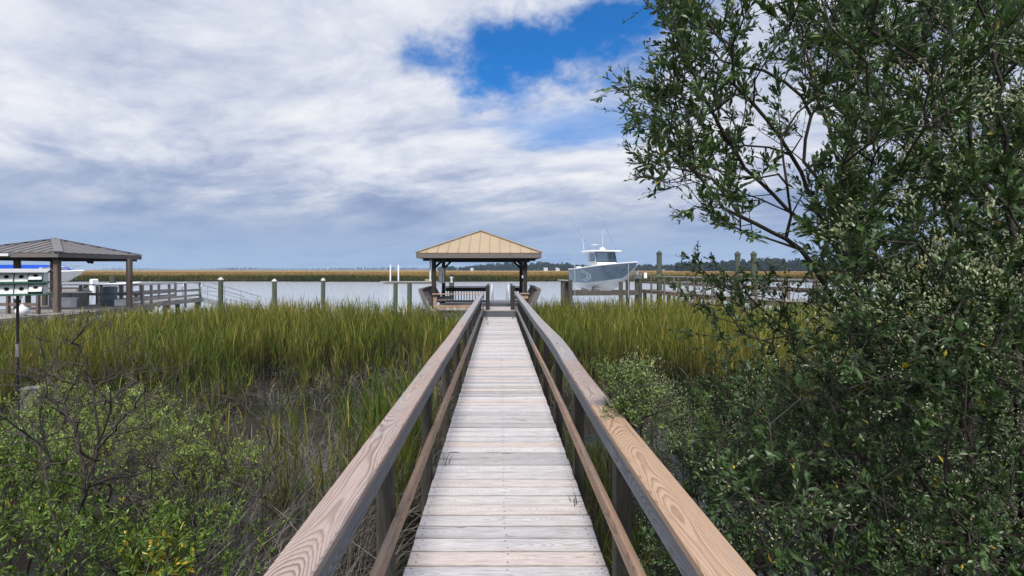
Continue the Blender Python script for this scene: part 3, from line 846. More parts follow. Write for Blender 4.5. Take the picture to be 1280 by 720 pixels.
# centre console boat on its lift
def pane_mat():
    m, t, b = new_mat('clear_pane')
    tr = t.new('ShaderNodeBsdfTransparent'); tr.inputs[0].default_value = (.75, .8, .82, 1)
    b.inputs['Base Color'].default_value = (.06, .08, .09, 1); b.inputs['Roughness'].default_value = .05
    mx = t.new('ShaderNodeMixShader'); mx.inputs[0].default_value = .30
    t.l.new(tr.outputs[0], mx.inputs[1]); t.l.new(b.outputs[0], mx.inputs[2]); t.l.new(mx.outputs[0], t.n['Material Output'].inputs[0])
    return m
M['pane'] = pane_mat()
def mark_mat():
    """pale blue hull with the two curved pale arcs on its side"""
    m, t, b = new_mat('hull_gelcoat_with_arcs')
    co = t.new('ShaderNodeTexCoord').outputs['Object']; x, y, z = t.sep(co)
    d = t.vm('LENGTH', t.xyz(t.m('MULTIPLY', t.m('SUBTRACT', x, 2.6), .30), t.m('SUBTRACT', z, 1.25), 0.0))
    a1 = t.mr(t.m('ABSOLUTE', t.m('SUBTRACT', d, .34)), .02, .035, 1, 0); a2 = t.mr(t.m('ABSOLUTE', t.m('SUBTRACT', d, .46)), .02, .035, 1, 0)
    k = t.m('MULTIPLY', t.m('MAXIMUM', a1, a2), t.m('GREATER_THAN', x, 2.9))
    n = t.noise(co, 1.2, 4)
    c = t.mix(t.mr(n, .3, .7), (.13, .20, .27), (.155, .23, .30))
    t.sock(b.inputs['Base Color'], t.mix(t.m('MULTIPLY', k, .6), c, (.66, .70, .74))); b.inputs['Roughness'].default_value = .2
    return m
M['gel_mark'] = mark_mat()
ang = math.atan2(-math.cos(math.radians(14)), math.sin(math.radians(14)))
L = 9.0; BOATZ = 1.14
ctr = np.array([8.86, 37.67]); dvec = np.array([math.cos(ang), math.sin(ang)])
o = ctr - dvec * L / 2
bt = thing('motor_boat', (o[0], o[1], BOATZ), 'pale blue and white sport fishing boat with hardtop resting on a boat lift', 'boat', local=True, rz=ang)
S = hull(L, 3.3, 2.08, 1.5, .24)
hull_parts(bt, S, M['gel_white'], M['gel_mark'], M['white'])
zz = 1.64
c = MB(); c.poly([(3.1, -.86, zz), (4.7, -.86, zz), (4.7, .86, zz), (3.1, .86, zz), (3.1, -.84, zz + .75), (4.35, -.84, zz + .75), (4.35, .84, zz + .75), (3.1, .84, zz + .75)],
                 [(0, 3, 2, 1), (4, 5, 6, 7), (0, 1, 5, 4), (1, 2, 6, 5), (2, 3, 7, 6), (3, 0, 4, 7)])
c.build('console', M['white'], bt, (0, 0, 0))
def frame_window(root, quad, mat_f, mat_g, w=.06):
    q = [np.array(p, float) for p in quad]; f = MB()
    N = nz(np.cross(q[1] - q[0], q[2] - q[0]))
    for k in range(4): f.board([q[k], q[(k + 1) % 4]], q[(k + 2) % 4] - q[(k + 1) % 4], w, .05)
    fo = f.build('windshield', mat_f, root, (0, 0, 0)); g = MB(); g.slab(q, .012); g.build('pane', mat_g, fo, (0, 0, 0))
zw0, zw1 = zz + .75, zz + 1.55
frame_window(bt, [(4.35, -.88, zw0), (4.35, .88, zw0), (4.1, .85, zw1), (4.1, -.85, zw1)], M['blackm'], M['pane'])
for s in (-1, 1):
    frame_window(bt, [(4.28, s * .90, zw0), (2.9, s * .92, zw0), (2.9, s * .89, zw1), (4.04, s * .87, zw1)], M['white'], M['pane'], .05)
    for xx in (2.6, 3.2):
        MB().tube([(xx + .1, s * .96, 1.45), (xx, s * .94, zw1 + .02)], .03, 8).build('hardtop_leg', M['white'], bt, (0, 0, 0))
ht = MB(); pr = []
for zt_, k in ((0, .96), (.05, 1), (.11, .97), (.13, .88)):
    pr.append([(3.35 + 1.45 * k * math.copysign(abs(math.cos(q)) ** .5, math.cos(q)), 1.48 * k * math.copysign(abs(math.sin(q)) ** .5, math.sin(q)), zw1 + .02 + zt_) for q in np.arange(24) * PI / 12])
V = [p for r_ in pr for p in r_]; Fc = [(r_ * 24 + k, r_ * 24 + (k + 1) % 24, r_ * 24 + 24 + (k + 1) % 24, r_ * 24 + 24 + k) for r_ in range(3) for k in range(24)]
Fc += [tuple(range(23, -1, -1)), tuple(range(72, 96))]
ht.poly(V, Fc); ht.build('hardtop', M['white'], bt, (0, 0, 0))
zt = zw1 + .15
MB().lathe((3.6, 0, zt), [(.0, 0), (.16, 0), (.24, .05), (.24, .17), (.12, .26), (0, .27)], 14).build('radar_dome', M['white'], bt, (0, 0, 0))
MB().tube([(3.2, -.85, zt), (3.25, -.85, zt + .48), (3.25, .85, zt + .48), (3.2, .85, zt)], .022, 8).build('top_rail', M['steel'], bt, (0, 0, 0))
MB().tube([(3.2, -.35, zt), (3.2, -.35, zt + .48)], .02, 8).build('top_rail', M['steel'], bt, (0, 0, 0))
ca, sa = math.cos(-ang), math.sin(-ang)
def loc2(v): return np.array([v[0] * ca - v[1] * sa, v[0] * sa + v[1] * ca, v[2]])
for s, lean in ((-1, (-1.7, .3, 2.75)), (1, (-1.15, .3, 2.75))):
    a = np.array([3.8, s * 1.15, zt]); w = loc2(lean)
    ot = MB().tube([a - np.array([0, 0, .25]), a, a + w * .5 + np.array([0, 0, .05]), a + w], [.016, .014, .010, .006], 6)
    for f in (.05, .3, .42, .55, .62, .78, .9): ot.bx(a + w * f + np.array([0, 0, .1 * f * (1 - f)]), (.04, .04, .06), 1)
    ot.build('outrigger', [M['steel'], M['blackm']], bt, (0, 0, 0))
MB().tube([(2.0, .8, zt), (2.0, .85, zt + 1.9)], [.02, .008], 6).build('antenna', M['whitepvc'], bt, (0, 0, 0))
MB().tube([(1.7, -.8, zt), (1.65, -.9, zt + 1.3)], [.02, .008], 6).build('antenna', M['whitepvc'], bt, (0, 0, 0))
for s in (-1, 1):
    MB().tube([(5.3, s * 1.40, 1.83), (6.2, s * 1.22, 1.98), (7.3, s * .82, 2.04), (8.1, s * .40, 2.1)], .018, 6).build('bow_rail', M['steel'], bt, (0, 0, 0))
MB().tube([(L - 1.1, .0, 1.05), (L - .45, 0, 1.6), (L - .02, 0, 2.06)], .04, 8).build('stem_guard', M['steel'], bt, (0, 0, 0))
MB().lathe((8.05, -.52, 1.7), [(0, 0), (.07, .02), (.07, .08), (0, .1)], 10).build('anchor_light', M['blackm'], bt, (0, 0, 0))
for s in (-.4, .4):
    m_ = MB(); m_.bx((-.35, s, 1.75), (.5, .42, .6), 0, 0, .08); m_.bx((-.35, s, .9), (.3, .16, 1.2), 0, 0, .04)
    m_.build('outboard_motor', M['white'], bt, (0, 0, 0))

# boat lift
lf = thing('boat_lift', (8.3, 35, WATER), 'dark timber boat lift with pilings and beams holding the pale blue boat', 'boat lift')
for px, Y, yt in ((703.5, 33, 350), (708.5, 33.6, 350.5), (713, 33, 350), (704, 40, 349), (776, 33.2, 352), (784.5, 34.2, 349.5), (796, 33.4, 346), (800, 34, 349)):
    p = at(px, yt, Y); MB().tube([(p[0], Y, -1.9), (p[0], Y, p[2])], .15, 12).build('pile', M['post_dark'], lf)
a, b_ = at(714, 366.5, 33.2), at(798, 366, 33.2)
MB().board([a, b_], (0, 0, 1), .34, .16).build('cross_beam', M['post_dark'], lf)
a, b_ = at(716, 365, 38.5), at(792, 365, 38.5)
MB().board([a, b_], (0, 0, 1), .34, .16).build('cross_beam', M['post_dark'], lf)
for px0, px1 in ((737, 728), (752, 741)):
    a, b_ = at(px0, 363.5, 33.4), at(px1, 361, 39)
    MB().board([a, b_], (0, 0, 1), .22, .2).build('bunk', M['dock_grey'], lf)
a, b_ = at(700, 350, 32.9), at(715, 351, 33.5); MB().board([a, b_], (0, 1, 0), .5, .09).build('top_board', M['dock_grey'], lf)
for px, y0, y1, Y in ((718.5, 305, 372, 33), (785.5, 304, 372, 32.8)):
    a, b_ = at(px, y1, Y), at(px, y0, Y); MB().tube([a, b_], .020, 8).build('guide_pole', M['alu'], lf)
p = at(797, 344, 33.2); m_ = MB(); m_.bx(p + np.array([0, 0, -.1]), (.45, .4, .35), 0, .3, .05); m_.tube([p + np.array([-.05, 0, .0]), p + np.array([.12, 0, .32])], [.2, .12], 10)
m_.build('lift_motor', M['motor_grey'], lf)
p = at(806.5, 342.5, 33.4); MB().bx(p + np.array([0, 0, -.1]), (.2, .2, .4)).build('control_box', M['white'], lf)

# ================================================================ RIGHT DOCK
rd = thing('side_dock', (13.0, 26, 0), 'weathered wooden dock with railings half hidden behind the leafy bush on the right', 'dock')
RDZ = 1.38
def rdx(y): return 11.0 + (36 - y) * .193
b = MB(); y = 12.0
while y < 36.2:
    x = rdx(y); b.board([(x, y, RDZ - .02), (x + 1.6, y + .3, RDZ - .02)], (0, 1, 0), .139, .035); y += .147
b.build('dock_deck', M['dock_grey'], rd)
for off in (.05, 1.5):
    MB().board([(rdx(12) + off, 12.05, RDZ - .16), (rdx(36.2) + off, 36.2, RDZ - .16)], (0, 0, 1), .22, .05).build('dock_beam', M['dock_brown'], rd)
for off in (-.03, 1.62):
    y0 = 18.6
    for zc, w_, t_, fl in ((1.03, .14, .04, 1), (.55, .12, .038, 0)):
        MB().board([(rdx(y0) + off, y0, RDZ + zc), (rdx(36) + off, 36, RDZ + zc)], (0, 0, 1) if not fl else (1, .2, 0), w_, t_).build('dock_rail', M['dock_grey' if fl else 'dock_brown'], rd)
    y = 18.7
    while y < 36.1:
        x = rdx(y) + off - .05
        MB().board([(x, y, float(gz(x, y)) - .6), (x, y, RDZ + 1.0)], (1, 0, 0), .12, .12).build('dock_post', M['dock_brown'], rd); y += 1.72
for y in np.arange(12.6, 36, 3.3):
    for off in (.2, 1.4):
        x = rdx(y) + off; MB().tube([(x, y, -1.9), (x, y, RDZ - .06)], .13, 10).build('support_pile', M['post_dark'], rd)

# ================================================================ LEFT DOCK
ld = thing('side_dock', (-18.5, 21, 0), 'grey wooden dock with walkway and railings under and beyond the grey roofed shelter', 'dock')
LDZ = 1.2
b = MB(); y = 17.7
while y < 22.7: b.board([(-21.4, y, LDZ - .02), (-16.9, y, LDZ - .02)], (0, 1, 0), .139, .035); y += .145
y = 6.0
while y < 17.6: b.board([(-18.9, y, LDZ - .02), (-17.1, y, LDZ - .02)], (0, 1, 0), .139, .035); y += .145
y = 22.8
while y < 28.4: b.board([(-19.6, y, LDZ - .02), (-18.1, y, LDZ - .02)], (0, 1, 0), .139, .035); y += .145
b.build('dock_deck', M['dock_grey'], ld)
for a, b_ in (((-21.4, 17.6), (-16.9, 17.6)), ((-16.87, 17.6), (-16.87, 22.7)), ((-17.08, 6), (-17.08, 17.6)), ((-18.9, 6), (-18.9, 17.6)), ((-18.08, 22.7), (-18.08, 28.4)), ((-21.4, 22.75), (-16.9, 22.75))):
    MB().board([(a[0], a[1], LDZ - .15), (b_[0], b_[1], LDZ - .15)], (0, 0, 1), .2, .05).build('dock_beam', M['dock_grey'], ld)
def railing(root, a, b_, z, hs, n, mk, capw=.14, base=None):
    a = np.array(a, float); b_ = np.array(b_, float); s = np.array([-(b_ - a)[1], (b_ - a)[0], 0.]); s = nz(s)
    A3, B3 = np.array([*a, z]), np.array([*b_, z])
    for k, h in enumerate(hs):
        u = np.array([0, 0, h])
        MB().board([A3 + u, B3 + u], s if k == 0 else (0, 0, 1), capw if k == 0 else .12, .04).build('dock_rail', M[mk], root)
    for q in range(n + 1):
        p = a + (b_ - a) * q / n
        MB().board([(p[0], p[1], z - .5), (p[0], p[1], z + hs[0] - .03)], s, .11, .09).build('dock_post', M[mk], root)
railing(ld, (-18.05, 22.8), (-18.2, 28.3), LDZ, (.92, .48, .16), 4, 'dock_grey')
railing(ld, (-19.7, 22.8), (-19.7, 28.3), LDZ, (.92, .48, .16), 4, 'dock_grey')
railing(ld, (-21.3, 22.55), (-17.3, 22.55), LDZ, (.96, .5), 4, 'dock_grey', .32)
railing(ld, (-21.3, 18.0), (-17.6, 17.75), LDZ, (.74, .36), 3, 'dock_brown')
for x, y in ((-21.2, 17.8), (-17.1, 17.8), (-21.2, 22.5), (-17.1, 22.5), (-17.2, 14), (-17.2, 10), (-18.8, 14), (-18.3, 28.2), (-19.5, 28.2), (-18.3, 25.5)):
    MB().tube([(x, y, -1.9), (x, y, LDZ - .05)], .12, 10).build('support_pile', M['post_dark'], ld)
# gangway at its end
g2 = thing('gangway', (-18.6, 28.5, 1.2), 'narrow gangway with thin curved pipe handrails sloping from the left dock into the water', 'gangway')
MB().slab([(-19.2, 28.4, 1.22), (-18.1, 28.4, 1.22), (-17.2, 33.4, -.1), (-18.3, 33.4, -.1)], .07).build('ramp', M['alu'], g2)
for dx in (-1.15, -.05):
    x = -18.05 + dx
    MB().tube([(x, 28.3, 1.2), (x, 28.15, 1.75), (x + .05, 28.25, 2.05), (x + .15, 28.7, 2.15), (x + .25, 29.3, 2.0), (x + .95, 33.4, .95)], .03, 8).build('handrail', M['steel'], g2)
    MB().tube([(x, 28.2, 1.6), (x + .2, 29.3, 1.52), (x + .95, 33.4, .45)], .02, 8).build('handrail', M['steel'], g2)
    for f in (.3, .6, .95): MB().tube([(x + .1 + .85 * f, 28.6 + 4.8 * f, 1.15 - 1.2 * f), (x + .15 + .8 * f, 28.6 + 4.8 * f, 2.15 - 1.2 * f)], .018, 6).build('baluster', M['steel'], g2)
# shelter
lp = thing('pavilion', (-19.2, 20.05, 0), 'open dock shelter with low dark grey hip roof on brown posts at the left', 'pavilion')
hip_roof(lp, -19.15, 20.05, 2.13, 2.1, 3.57, 4.22, .16, M['tin_grey'], M['tin_grey'], M['pav_grey'], M['pav_dark'], .36, .28)
for x, y in ((-17.4, 18.3), (-16.98, 21.35), (-20.9, 18.3), (-20.9, 21.8), (-21.0, 20.25)):
    MB().board([(x, y, -.8), (x, y, 3.4)], (1, 0, 0), .19, .19, 0, .02).build('post', M['dock_brown'], lp)
for a, b_ in (((-21.1, 18.3), (-17.2, 18.3)), ((-21.1, 21.75), (-17.2, 21.75)), ((-17.4, 18.2), (-17.1, 21.9)), ((-20.9, 18.2), (-20.9, 21.9))):
    MB().board([(*a, 3.36), (*b_, 3.36)], (0, 0, 1), .16, .1).build('roof_beam', M['pav_dark'], lp)
MB().bx((-19.4, 17.90, 3.47), (1.0, .03, .10)).build('name_board', M['whitepvc'], lp)
q = at(114, 325.5, 20.5); m_ = MB(); m_.bx(q + np.array([0, 0, .05]), (.10, .06, .1)); m_.tube([q, q + np.array([-.1, -.08, -.1])], [.04, .07], 8); m_.tube([q, q + np.array([.1, -.08, -.1])], [.04, .07], 8)
m_.build('flood_light', M['blackm'], lp)
# things on the left dock
def item(name, label, cat, p, fn, grp=None):
    e = thing(name, p, label, cat, grp); fn(e, np.array(p, float)); return e
def mk_barrel(e, p):
    MB().lathe(p, [(.0, 0), (.29, 0), (.30, .05), (.29, .28), (.31, .30), (.29, .32), (.29, .58), (.31, .6), (.29, .62), (.30, .86), (.27, .9), (.26, .87), (0, .87)], 20).build('drum', M['barrel'], e)
    MB().lathe(p + np.array([.12, 0, .87]), [(0, .03), (.04, .03), (.04, 0)], 8).build('bung', M['blackm'], e)
item('barrel', 'blue plastic barrel standing on the left dock by the railing', 'barrel', (-18.35, 21.9, LDZ), mk_barrel)
def mk_cooler(s):
    def f(e, p):
        MB().bx(p + np.array([0, 0, .17 * s]), (.62 * s, .36 * s, .33 * s), 0, .2, .03).build('tub', M['white'], e)
        MB().bx(p + np.array([0, 0, .37 * s]), (.66 * s, .40 * s, .07 * s), 0, .2, .02).build('lid', M['white'], e)
    return f
item('cooler', 'white cooler box on the left dock, the larger one nearest the boat', 'cooler', (-19.25, 20.6, LDZ), mk_cooler(1.1), 'white cooler boxes on the left dock')
item('cooler', 'small white cooler box on the left dock beside the blue barrel', 'cooler', (-17.45, 21.5, LDZ), mk_cooler(.75), 'white cooler boxes on the left dock')
def mk_box(e, p):
    MB().bx(p + np.array([0, 0, .3]), (1.3, .6, .6), 0, 0, .02).build('chest', M['dock_grey'], e); MB().bx(p + np.array([0, -.02, .63]), (1.36, .66, .05)).build('lid', M['whitepvc'], e)
item('dock_box', 'low grey wooden storage chest with pale lid on the left dock', 'storage box', (-20.2, 21.8, LDZ), mk_box)
def mk_buoy(e, p):
    MB().lathe(p, [(0, 0), (.10, .02), (.19, .12), (.2, .2), (.15, .31), (.06, .37), (.04, .42), (0, .42)], 16).build('float', M['whitepvc'], e)
    MB().tube([p + np.array([0, 0, .42]), p + np.array([.05, 0, .6]), p + np.array([.13, 0, .8])], .012, 6).build('handle', M['whitepvc'], e)
item('buoy', 'round cream mooring buoy lying on the left dock walkway below the birdhouse', 'buoy', (-17.45, 17.0, LDZ), mk_buoy)
q = at(26, 371.5, 18.0)
def mk_buoy2(e, p):
    MB().lathe(p, [(0, 0), (.08, .02), (.13, .1), (.1, .22), (0, .26)], 14).build('float', M['whitepvc'], e); MB().tube([p + np.array([0, 0, .25]), p + np.array([0, .05, .5])], .012, 6).build('rope', M['rope'], e)
item('buoy', 'small white buoy hanging on the left dock railing beside the birdhouse pole', 'buoy', (q[0], 17.9, q[2] - .1), mk_buoy2)

# left boat
lb = thing('motor_boat', (-30.9, 28.2, 1.75), 'white motor boat under a bright blue canvas cover behind the left shelter', 'boat', local=True, rz=-.12)
S = hull(6.4, 2.3, .95, .8, .28); hull_parts(lb, S, M['white'], M['white'], M['white'])
MB().bx((3.3, 0, 1.05), (2.4, 1.5, .45), 0, 0, .05).build('cabin', plain('cabin_cream', (.52, .47, .38), .5), lb, (0, 0, 0))
cv = MB(); x0, x1, z0 = .6, 4.8, .93
cv.slab([(x0, -.95, z0 + .50), (x1 - .75, -.95, z0 + .5), (x1 - .75, .95, z0 + .5), (x0, .95, z0 + .5)], .02)
cv.slab([(x1 - .75, -.95, z0 + .5), (x1, -1.0, z0 + .02), (x1, 1.0, z0 + .02), (x1 - .75, .95, z0 + .5)], .02)
cv.slab([(x0, -.98, z0 + .2), (x1 - .3, -1.03, z0 + .18), (x1 - .75, -.96, z0 + .495), (x0, -.96, z0 + .495)], .02)
cv.slab([(x0, .96, z0 + .495), (x1 - .75, .96, z0 + .495), (x1 - .3, 1.03, z0 + .18), (x0, .98, z0 + .2)], .02)
cv.build('canvas_cover', M['canvas'], lb, (0, 0, 0))
for s in (-.9, .9):
    MB().tube([(x1 - .2, s, .85), (x1 - .75, s, z0 + .47)], .018, 6).build('canvas_pole', M['steel'], lb, (0, 0, 0))
    MB().tube([(x0 + .2, s, .85), (x0 + .1, s, z0 + .47)], .018, 6).build('canvas_pole', M['steel'], lb, (0, 0, 0))
for k, xx in enumerate((1.7, 2.3)):
    MB().tube([(xx, .3, 1.6), (xx, .3, 2.9)], [.016, .008], 6).build('antenna', M['whitepvc'], lb, (0, 0, 0))
MB().tube([(4.6, -.8, .98), (4.9, -.75, 1.28), (6.1, -.15, 1.38), (6.1, .15, 1.38), (4.9, .75, 1.28), (4.6, .8, .98)], .02, 6).build('bow_rail', M['steel'], lb, (0, 0, 0))
l2 = thing('boat_lift', (-27.5, 28.2, WATER), 'timber boat lift under the white boat with blue canvas', 'boat lift')
for x, y in ((-30, 26.9), (-26.3, 26.9), (-30, 29.6), (-26.3, 29.6)):
    MB().tube([(x, y, -1.9), (x, y, 1.9)], .14, 10).build('pile', M['post_dark'], l2)
for y in (26.9, 29.6): MB().board([(-30.4, y, 1.62), (-24.4, y, 1.62)], (0, 0, 1), .3, .16).build('cross_beam', M['dock_grey'], l2)
for x in (-29.5, -26.0): MB().board([(x, 26.9, 1.64), (x, 29.6, 1.64)], (0, 0, 1), .18, .16).build('bunk', M['dock_grey'], l2)
# outboard skiff behind
sk = thing('skiff', (-23.4, 27.0, 1.55), 'small white skiff with an outboard motor, right of the blue covered boat', 'boat', local=True, rz=1.3)
S = hull(2.6, 1.2, .5, .35, .2, 14); hull_parts(sk, S, M['white'], M['white'], M['white'])
m_ = MB(); m_.bx((-.12, 0, .66), (.30, .24, .30), 0, 0, .06); m_.bx((-.12, 0, .3), (.12, .07, .6), 0, 0, .02); m_.build('outboard_motor', M['white'], sk, (0, 0, 0))
l3 = MB(); l3.board([(-24.6, 27.0, 1.47), (-22.6, 29.5, 1.47)], (0, 0, 1), .14, .3)
for p_ in ((-24.3, 27.4), (-22.8, 29.2)): l3.tube([(*p_, -1.8), (*p_, 1.42)], .11, 8)
put(l3.build('skiff_rack', M['post_dark'], None, (-23.4, 28, -.3)), 'low dark timber rack on two piles under the white skiff', 'boat rack')

# ================================================================ BIRDHOUSE
Yb = 7.5; pb = at(22, 352, Yb); rzb = math.atan2(pb[0], -Yb) * -1
head = math.radians(-36)                                   # turned towards the boardwalk
bh = thing('birdhouse', (pb[0], Yb, 0), 'white two storey martin birdhouse with round holes and green floors on a dark pole', 'birdhouse', local=True, rz=-head * 1.0)
zb = CAMZ - (369 - HY) * Yb / F; W2, D2 = .33, .21; H1 = .165
MB().tube([(0, 0, -.4), (0, 0, zb)], .019, 10).build('pole', M['blackm'], bh, (0, 0, 0))
MB().tube([(0, 0, CAMZ - (446 - HY) * Yb / F), (0, 0, CAMZ - (430 - HY) * Yb / F)], .026, 10).build('pole_sleeve', M['sleeve'], bh, (0, 0, 0))
for k in range(2):
    z = zb + k * .192
    MB().bx((0, 0, z + .012), (2 * W2 + .12, 2 * D2 + .16, .024), 0, 0, .004).build('floor', M['bh_green'], bh, (0, 0, 0))
    MB().bx((0, 0, z + .098), (2 * W2 - .03, 2 * D2 - .05, .145), 0, 0, .004).build('compartment_box', M['bh_green'], bh, (0, 0, 0))
    for side in (-1, 1):
        for c_ in range(4):
            xx = -W2 + (c_ + .5) * W2 / 2; tilt = .02 if (c_ < 3 or side > 0) else .075
            a = np.array([xx, side * (D2 - .015 + .03 + tilt), z + .03 + (.03 if tilt > .05 else 0)]); t_ = np.array([xx, side * (D2 - .012), z + .183])
            pn = MB().board([a, t_], (1, 0, 0), W2 / 2 - .012, .012).build('front_panel', M['bh_white'], bh, (0, 0, 0))
            n_ = nz(np.cross((1, 0, 0), t_ - a)); n_ = n_ * (1 if n_[1] * side > 0 else -1); ce = (a * .5 + t_ * .5) + n_ * .0075
            u_ = nz(t_ - a); R_ = .028
            V = [ce + np.array([1, 0, 0]) * R_ * math.cos(q) + u_ * R_ * math.sin(q) + n_ * dz for dz in (0, .004) for q in np.arange(14) * PI / 7]
            Fc = [tuple(range(14, 28))] + [(i, (i + 1) % 14, 14 + (i + 1) % 14, 14 + i) for i in range(14)]
            MB().poly(V, Fc).build('entrance_hole', M['hole'], pn, (0, 0, 0))
    for s in (-1, 1):
        MB().bx((s * (W2 - .005), 0, z + .098), (.012, 2 * D2 - .03, .145), 0, 0, .003).build('end_panel', M['bh_white'], bh, (0, 0, 0))
zr = zb + .374
r = MB(); ov = .06
r.slab([(-W2 - ov, -D2 - .10, zr), (W2 + ov, -D2 - .10, zr), (W2 + ov, 0, zr + .055), (-W2 - ov, 0, zr + .055)], .012)
r.slab([(-W2 - ov, 0, zr + .055), (W2 + ov, 0, zr + .055), (W2 + ov, D2 + .10, zr), (-W2 - ov, D2 + .10, zr)], .012)
r.build('roof', M['bh_roof'], bh, (0, 0, 0))
# short post in the grass
q = at(41, 484, 6.3)
e = thing('marker_post', (q[0], 6.3, 0), 'short square weathered grey post standing among the shrubs at left', 'post')
MB().board([(q[0], 6.3, 0), (q[0], 6.3, q[2] - .02)], (1, .3, 0), .19, .16).build('shaft', M['pav_grey'], e)
MB().bx((q[0], 6.3, q[2] - .008), (.21, .18, .02), 0, .3).build('cap', M['pav_grey'], e)

# far houses in the treeline
HOUSE = [(682, 900, 'white'), (697, 905, 'white'), (708, 910, 'cream'), (590, 1020, 'white')]
for k, (px, Y, cc) in enumerate(HOUSE):
    x = (px - VX) * Y / F
    lab = ['tiny far white house in the treeline, just left of the boat hardtop pole', 'tiny far white house in the treeline behind the boat stern', 'tiny far cream house in the treeline behind the boat stern',
           'tiny far white house in the treeline seen under the tan pavilion roof'][k]
    h = thing('far_house', (x, Y, .5), lab, 'house', 'far houses along the treeline')
    w_ = 7 if k < 3 else 6
    MB().bx((x, Y, 2.6), (w_, 8, 4.2), 0, 0, .02).build('wall', M['white'], h)
    MB().poly([(x - w_ / 2 - .5, Y - 4.5, 4.7), (x + w_ / 2 + .5, Y - 4.5, 4.7), (x + w_ / 2 + .5, Y + 4.5, 4.7), (x - w_ / 2 - .5, Y + 4.5, 4.7), (x - w_ / 2 - .5, Y, 6.6), (x + w_ / 2 + .5, Y, 6.6)],
              [(0, 1, 5, 4), (2, 3, 4, 5), (1, 2, 5), (3, 0, 4), (3, 2, 1, 0)]).build('roof', M['bh_roof'], h)
    for dx in (-2, 0, 2): MB().bx((x + dx, Y - 4.02, 2.7), (1.0, .1, 1.6)).build('window', M['glass'], h)
# ================================================================ MARSH GRASS
def scat(n, x0, x1, y0, y1, keep):
    x = RNG.uniform(x0, x1, n); y = RNG.uniform(y0, y1, n); k = keep(x, y) > RNG.uniform(0, 1, n)
    return x[k], y[k]
def lerp3(a, b, t): return np.array(a) + (np.array(b) - np.array(a)) * t[:, None]
def off_walk(x, y): return (np.abs(x - .05) > .86) & ~((x > -2.75) & (x < 1.4) & (y > 17.4) & (y < 23.8))

def stand(name, x, y, hh, label_kind='stuff', gold=.35, wmul=1.0, leafn=2, dead=.35):
    """a stand of cordgrass: one stem strip and some arching leaves per plant"""
    n = len(x); z = gz(x, y) - .02
    patch = .5 + .5 * vnoise(x * .45, y * .45, 9)
    h = hh * (.6 + .58 * RNG.uniform(0, 1, n) ** .7) * (.84 + .30 * patch)
    B = np.stack([x, y, z], 1)
    w = (.0055 + .0005 * y) * wmul
    g = np.clip(gold + .7 * (patch - .5) + RNG.normal(0, .28, n), 0, 1)
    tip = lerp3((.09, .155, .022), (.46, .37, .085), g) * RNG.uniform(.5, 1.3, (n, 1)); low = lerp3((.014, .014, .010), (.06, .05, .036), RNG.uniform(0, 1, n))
    a = RNG.uniform(0, 2 * PI, n)
    base, H, W, A_, Ln, CB, CT = [B], [h], [w], [a], [RNG.uniform(.05, .28, n)], [low], [tip]
    for k in range(leafn):
        f = RNG.uniform(.34, .86, n)
        base.append(B + np.stack([np.cos(a) * f * f * h * .1, np.sin(a) * f * f * h * .1, f * h], 1))
        H.append(h * RNG.uniform(.22, .48, n)); W.append(w * 1.25); A_.append(RNG.uniform(0, 2 * PI, n)); Ln.append(RNG.uniform(.08, .55, n))
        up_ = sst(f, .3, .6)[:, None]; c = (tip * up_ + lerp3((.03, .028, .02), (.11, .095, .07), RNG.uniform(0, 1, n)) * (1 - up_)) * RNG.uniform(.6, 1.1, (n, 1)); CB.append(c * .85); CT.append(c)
    d = RNG.uniform(0, 1, n) < dead; m = int(d.sum())
    if m:
        f = RNG.uniform(.05, .35, m)
        base.append(B[d] + np.stack([f * 0, f * 0, f * h[d]], 1)); H.append(h[d] * RNG.uniform(.25, .5, m)); W.append(w[d] * 1.2); A_.append(RNG.uniform(0, 2 * PI, m)); Ln.append(RNG.uniform(.6, 1.5, m))
        c = lerp3((.04, .036, .028), (.22, .20, .165), RNG.uniform(0, 1, m) ** 1.6); CB.append(c * .8); CT.append(c)
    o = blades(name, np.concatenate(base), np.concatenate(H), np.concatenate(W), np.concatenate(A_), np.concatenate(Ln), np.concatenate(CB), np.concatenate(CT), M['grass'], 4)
    return put(o, kind='stuff')

def yfrontL(x): return np.where(x > -6.2, 12.2 + .8 * np.sin(x * 1.7) + .4 * np.sin(x * 3.9), 9.2 + 1.2 * np.sin(x * .8))
def yfrontR(x): return 11.6 - 3.2 * sst(x, 2.4, 5.5) + .6 * np.sin(x * 2.1)
def keepL(x, y):
    e = sst(y - yfrontL(x), -.5, .9) * sst(shore(x) + .6 - y, -.5, .6)
    return e * off_walk(x, y) * (np.abs(x) < 1.14 * y + 3) * (.62 + .38 * sst(18 - y, -2, 3)) * ~((x < -16.7) & (x > -21.6) & (y > 17.4))* ~((x < -17) & (x > -19) & (y > 5))
def keepR(x, y):
    e = sst(y - yfrontR(x), -.5, .9) * sst(shore(x) + .6 - y, -.5, .6)
    return e * off_walk(x, y) * (x < 1.16 * y + 3) * ~((x > rdx(y)) & (x < rdx(y) + 1.6) & (y > 12))
hole = lambda x, y: .16 + .84 * sst(vnoise(x * 1.9, y * 1.5, 21), -.5, .2)
x, y = scat(62000, -26, -.8, 8, 22, lambda x, y: keepL(x, y) * hole(x, y)); hL = 1.44 - .10 * sst(y, 17, 22) - .34 * sst(-x, 8.5, 15)
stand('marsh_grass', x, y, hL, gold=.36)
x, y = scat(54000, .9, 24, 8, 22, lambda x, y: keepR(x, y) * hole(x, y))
stand('marsh_grass', x, y, 1.46 - .08 * sst(y, 17, 22), gold=.33)
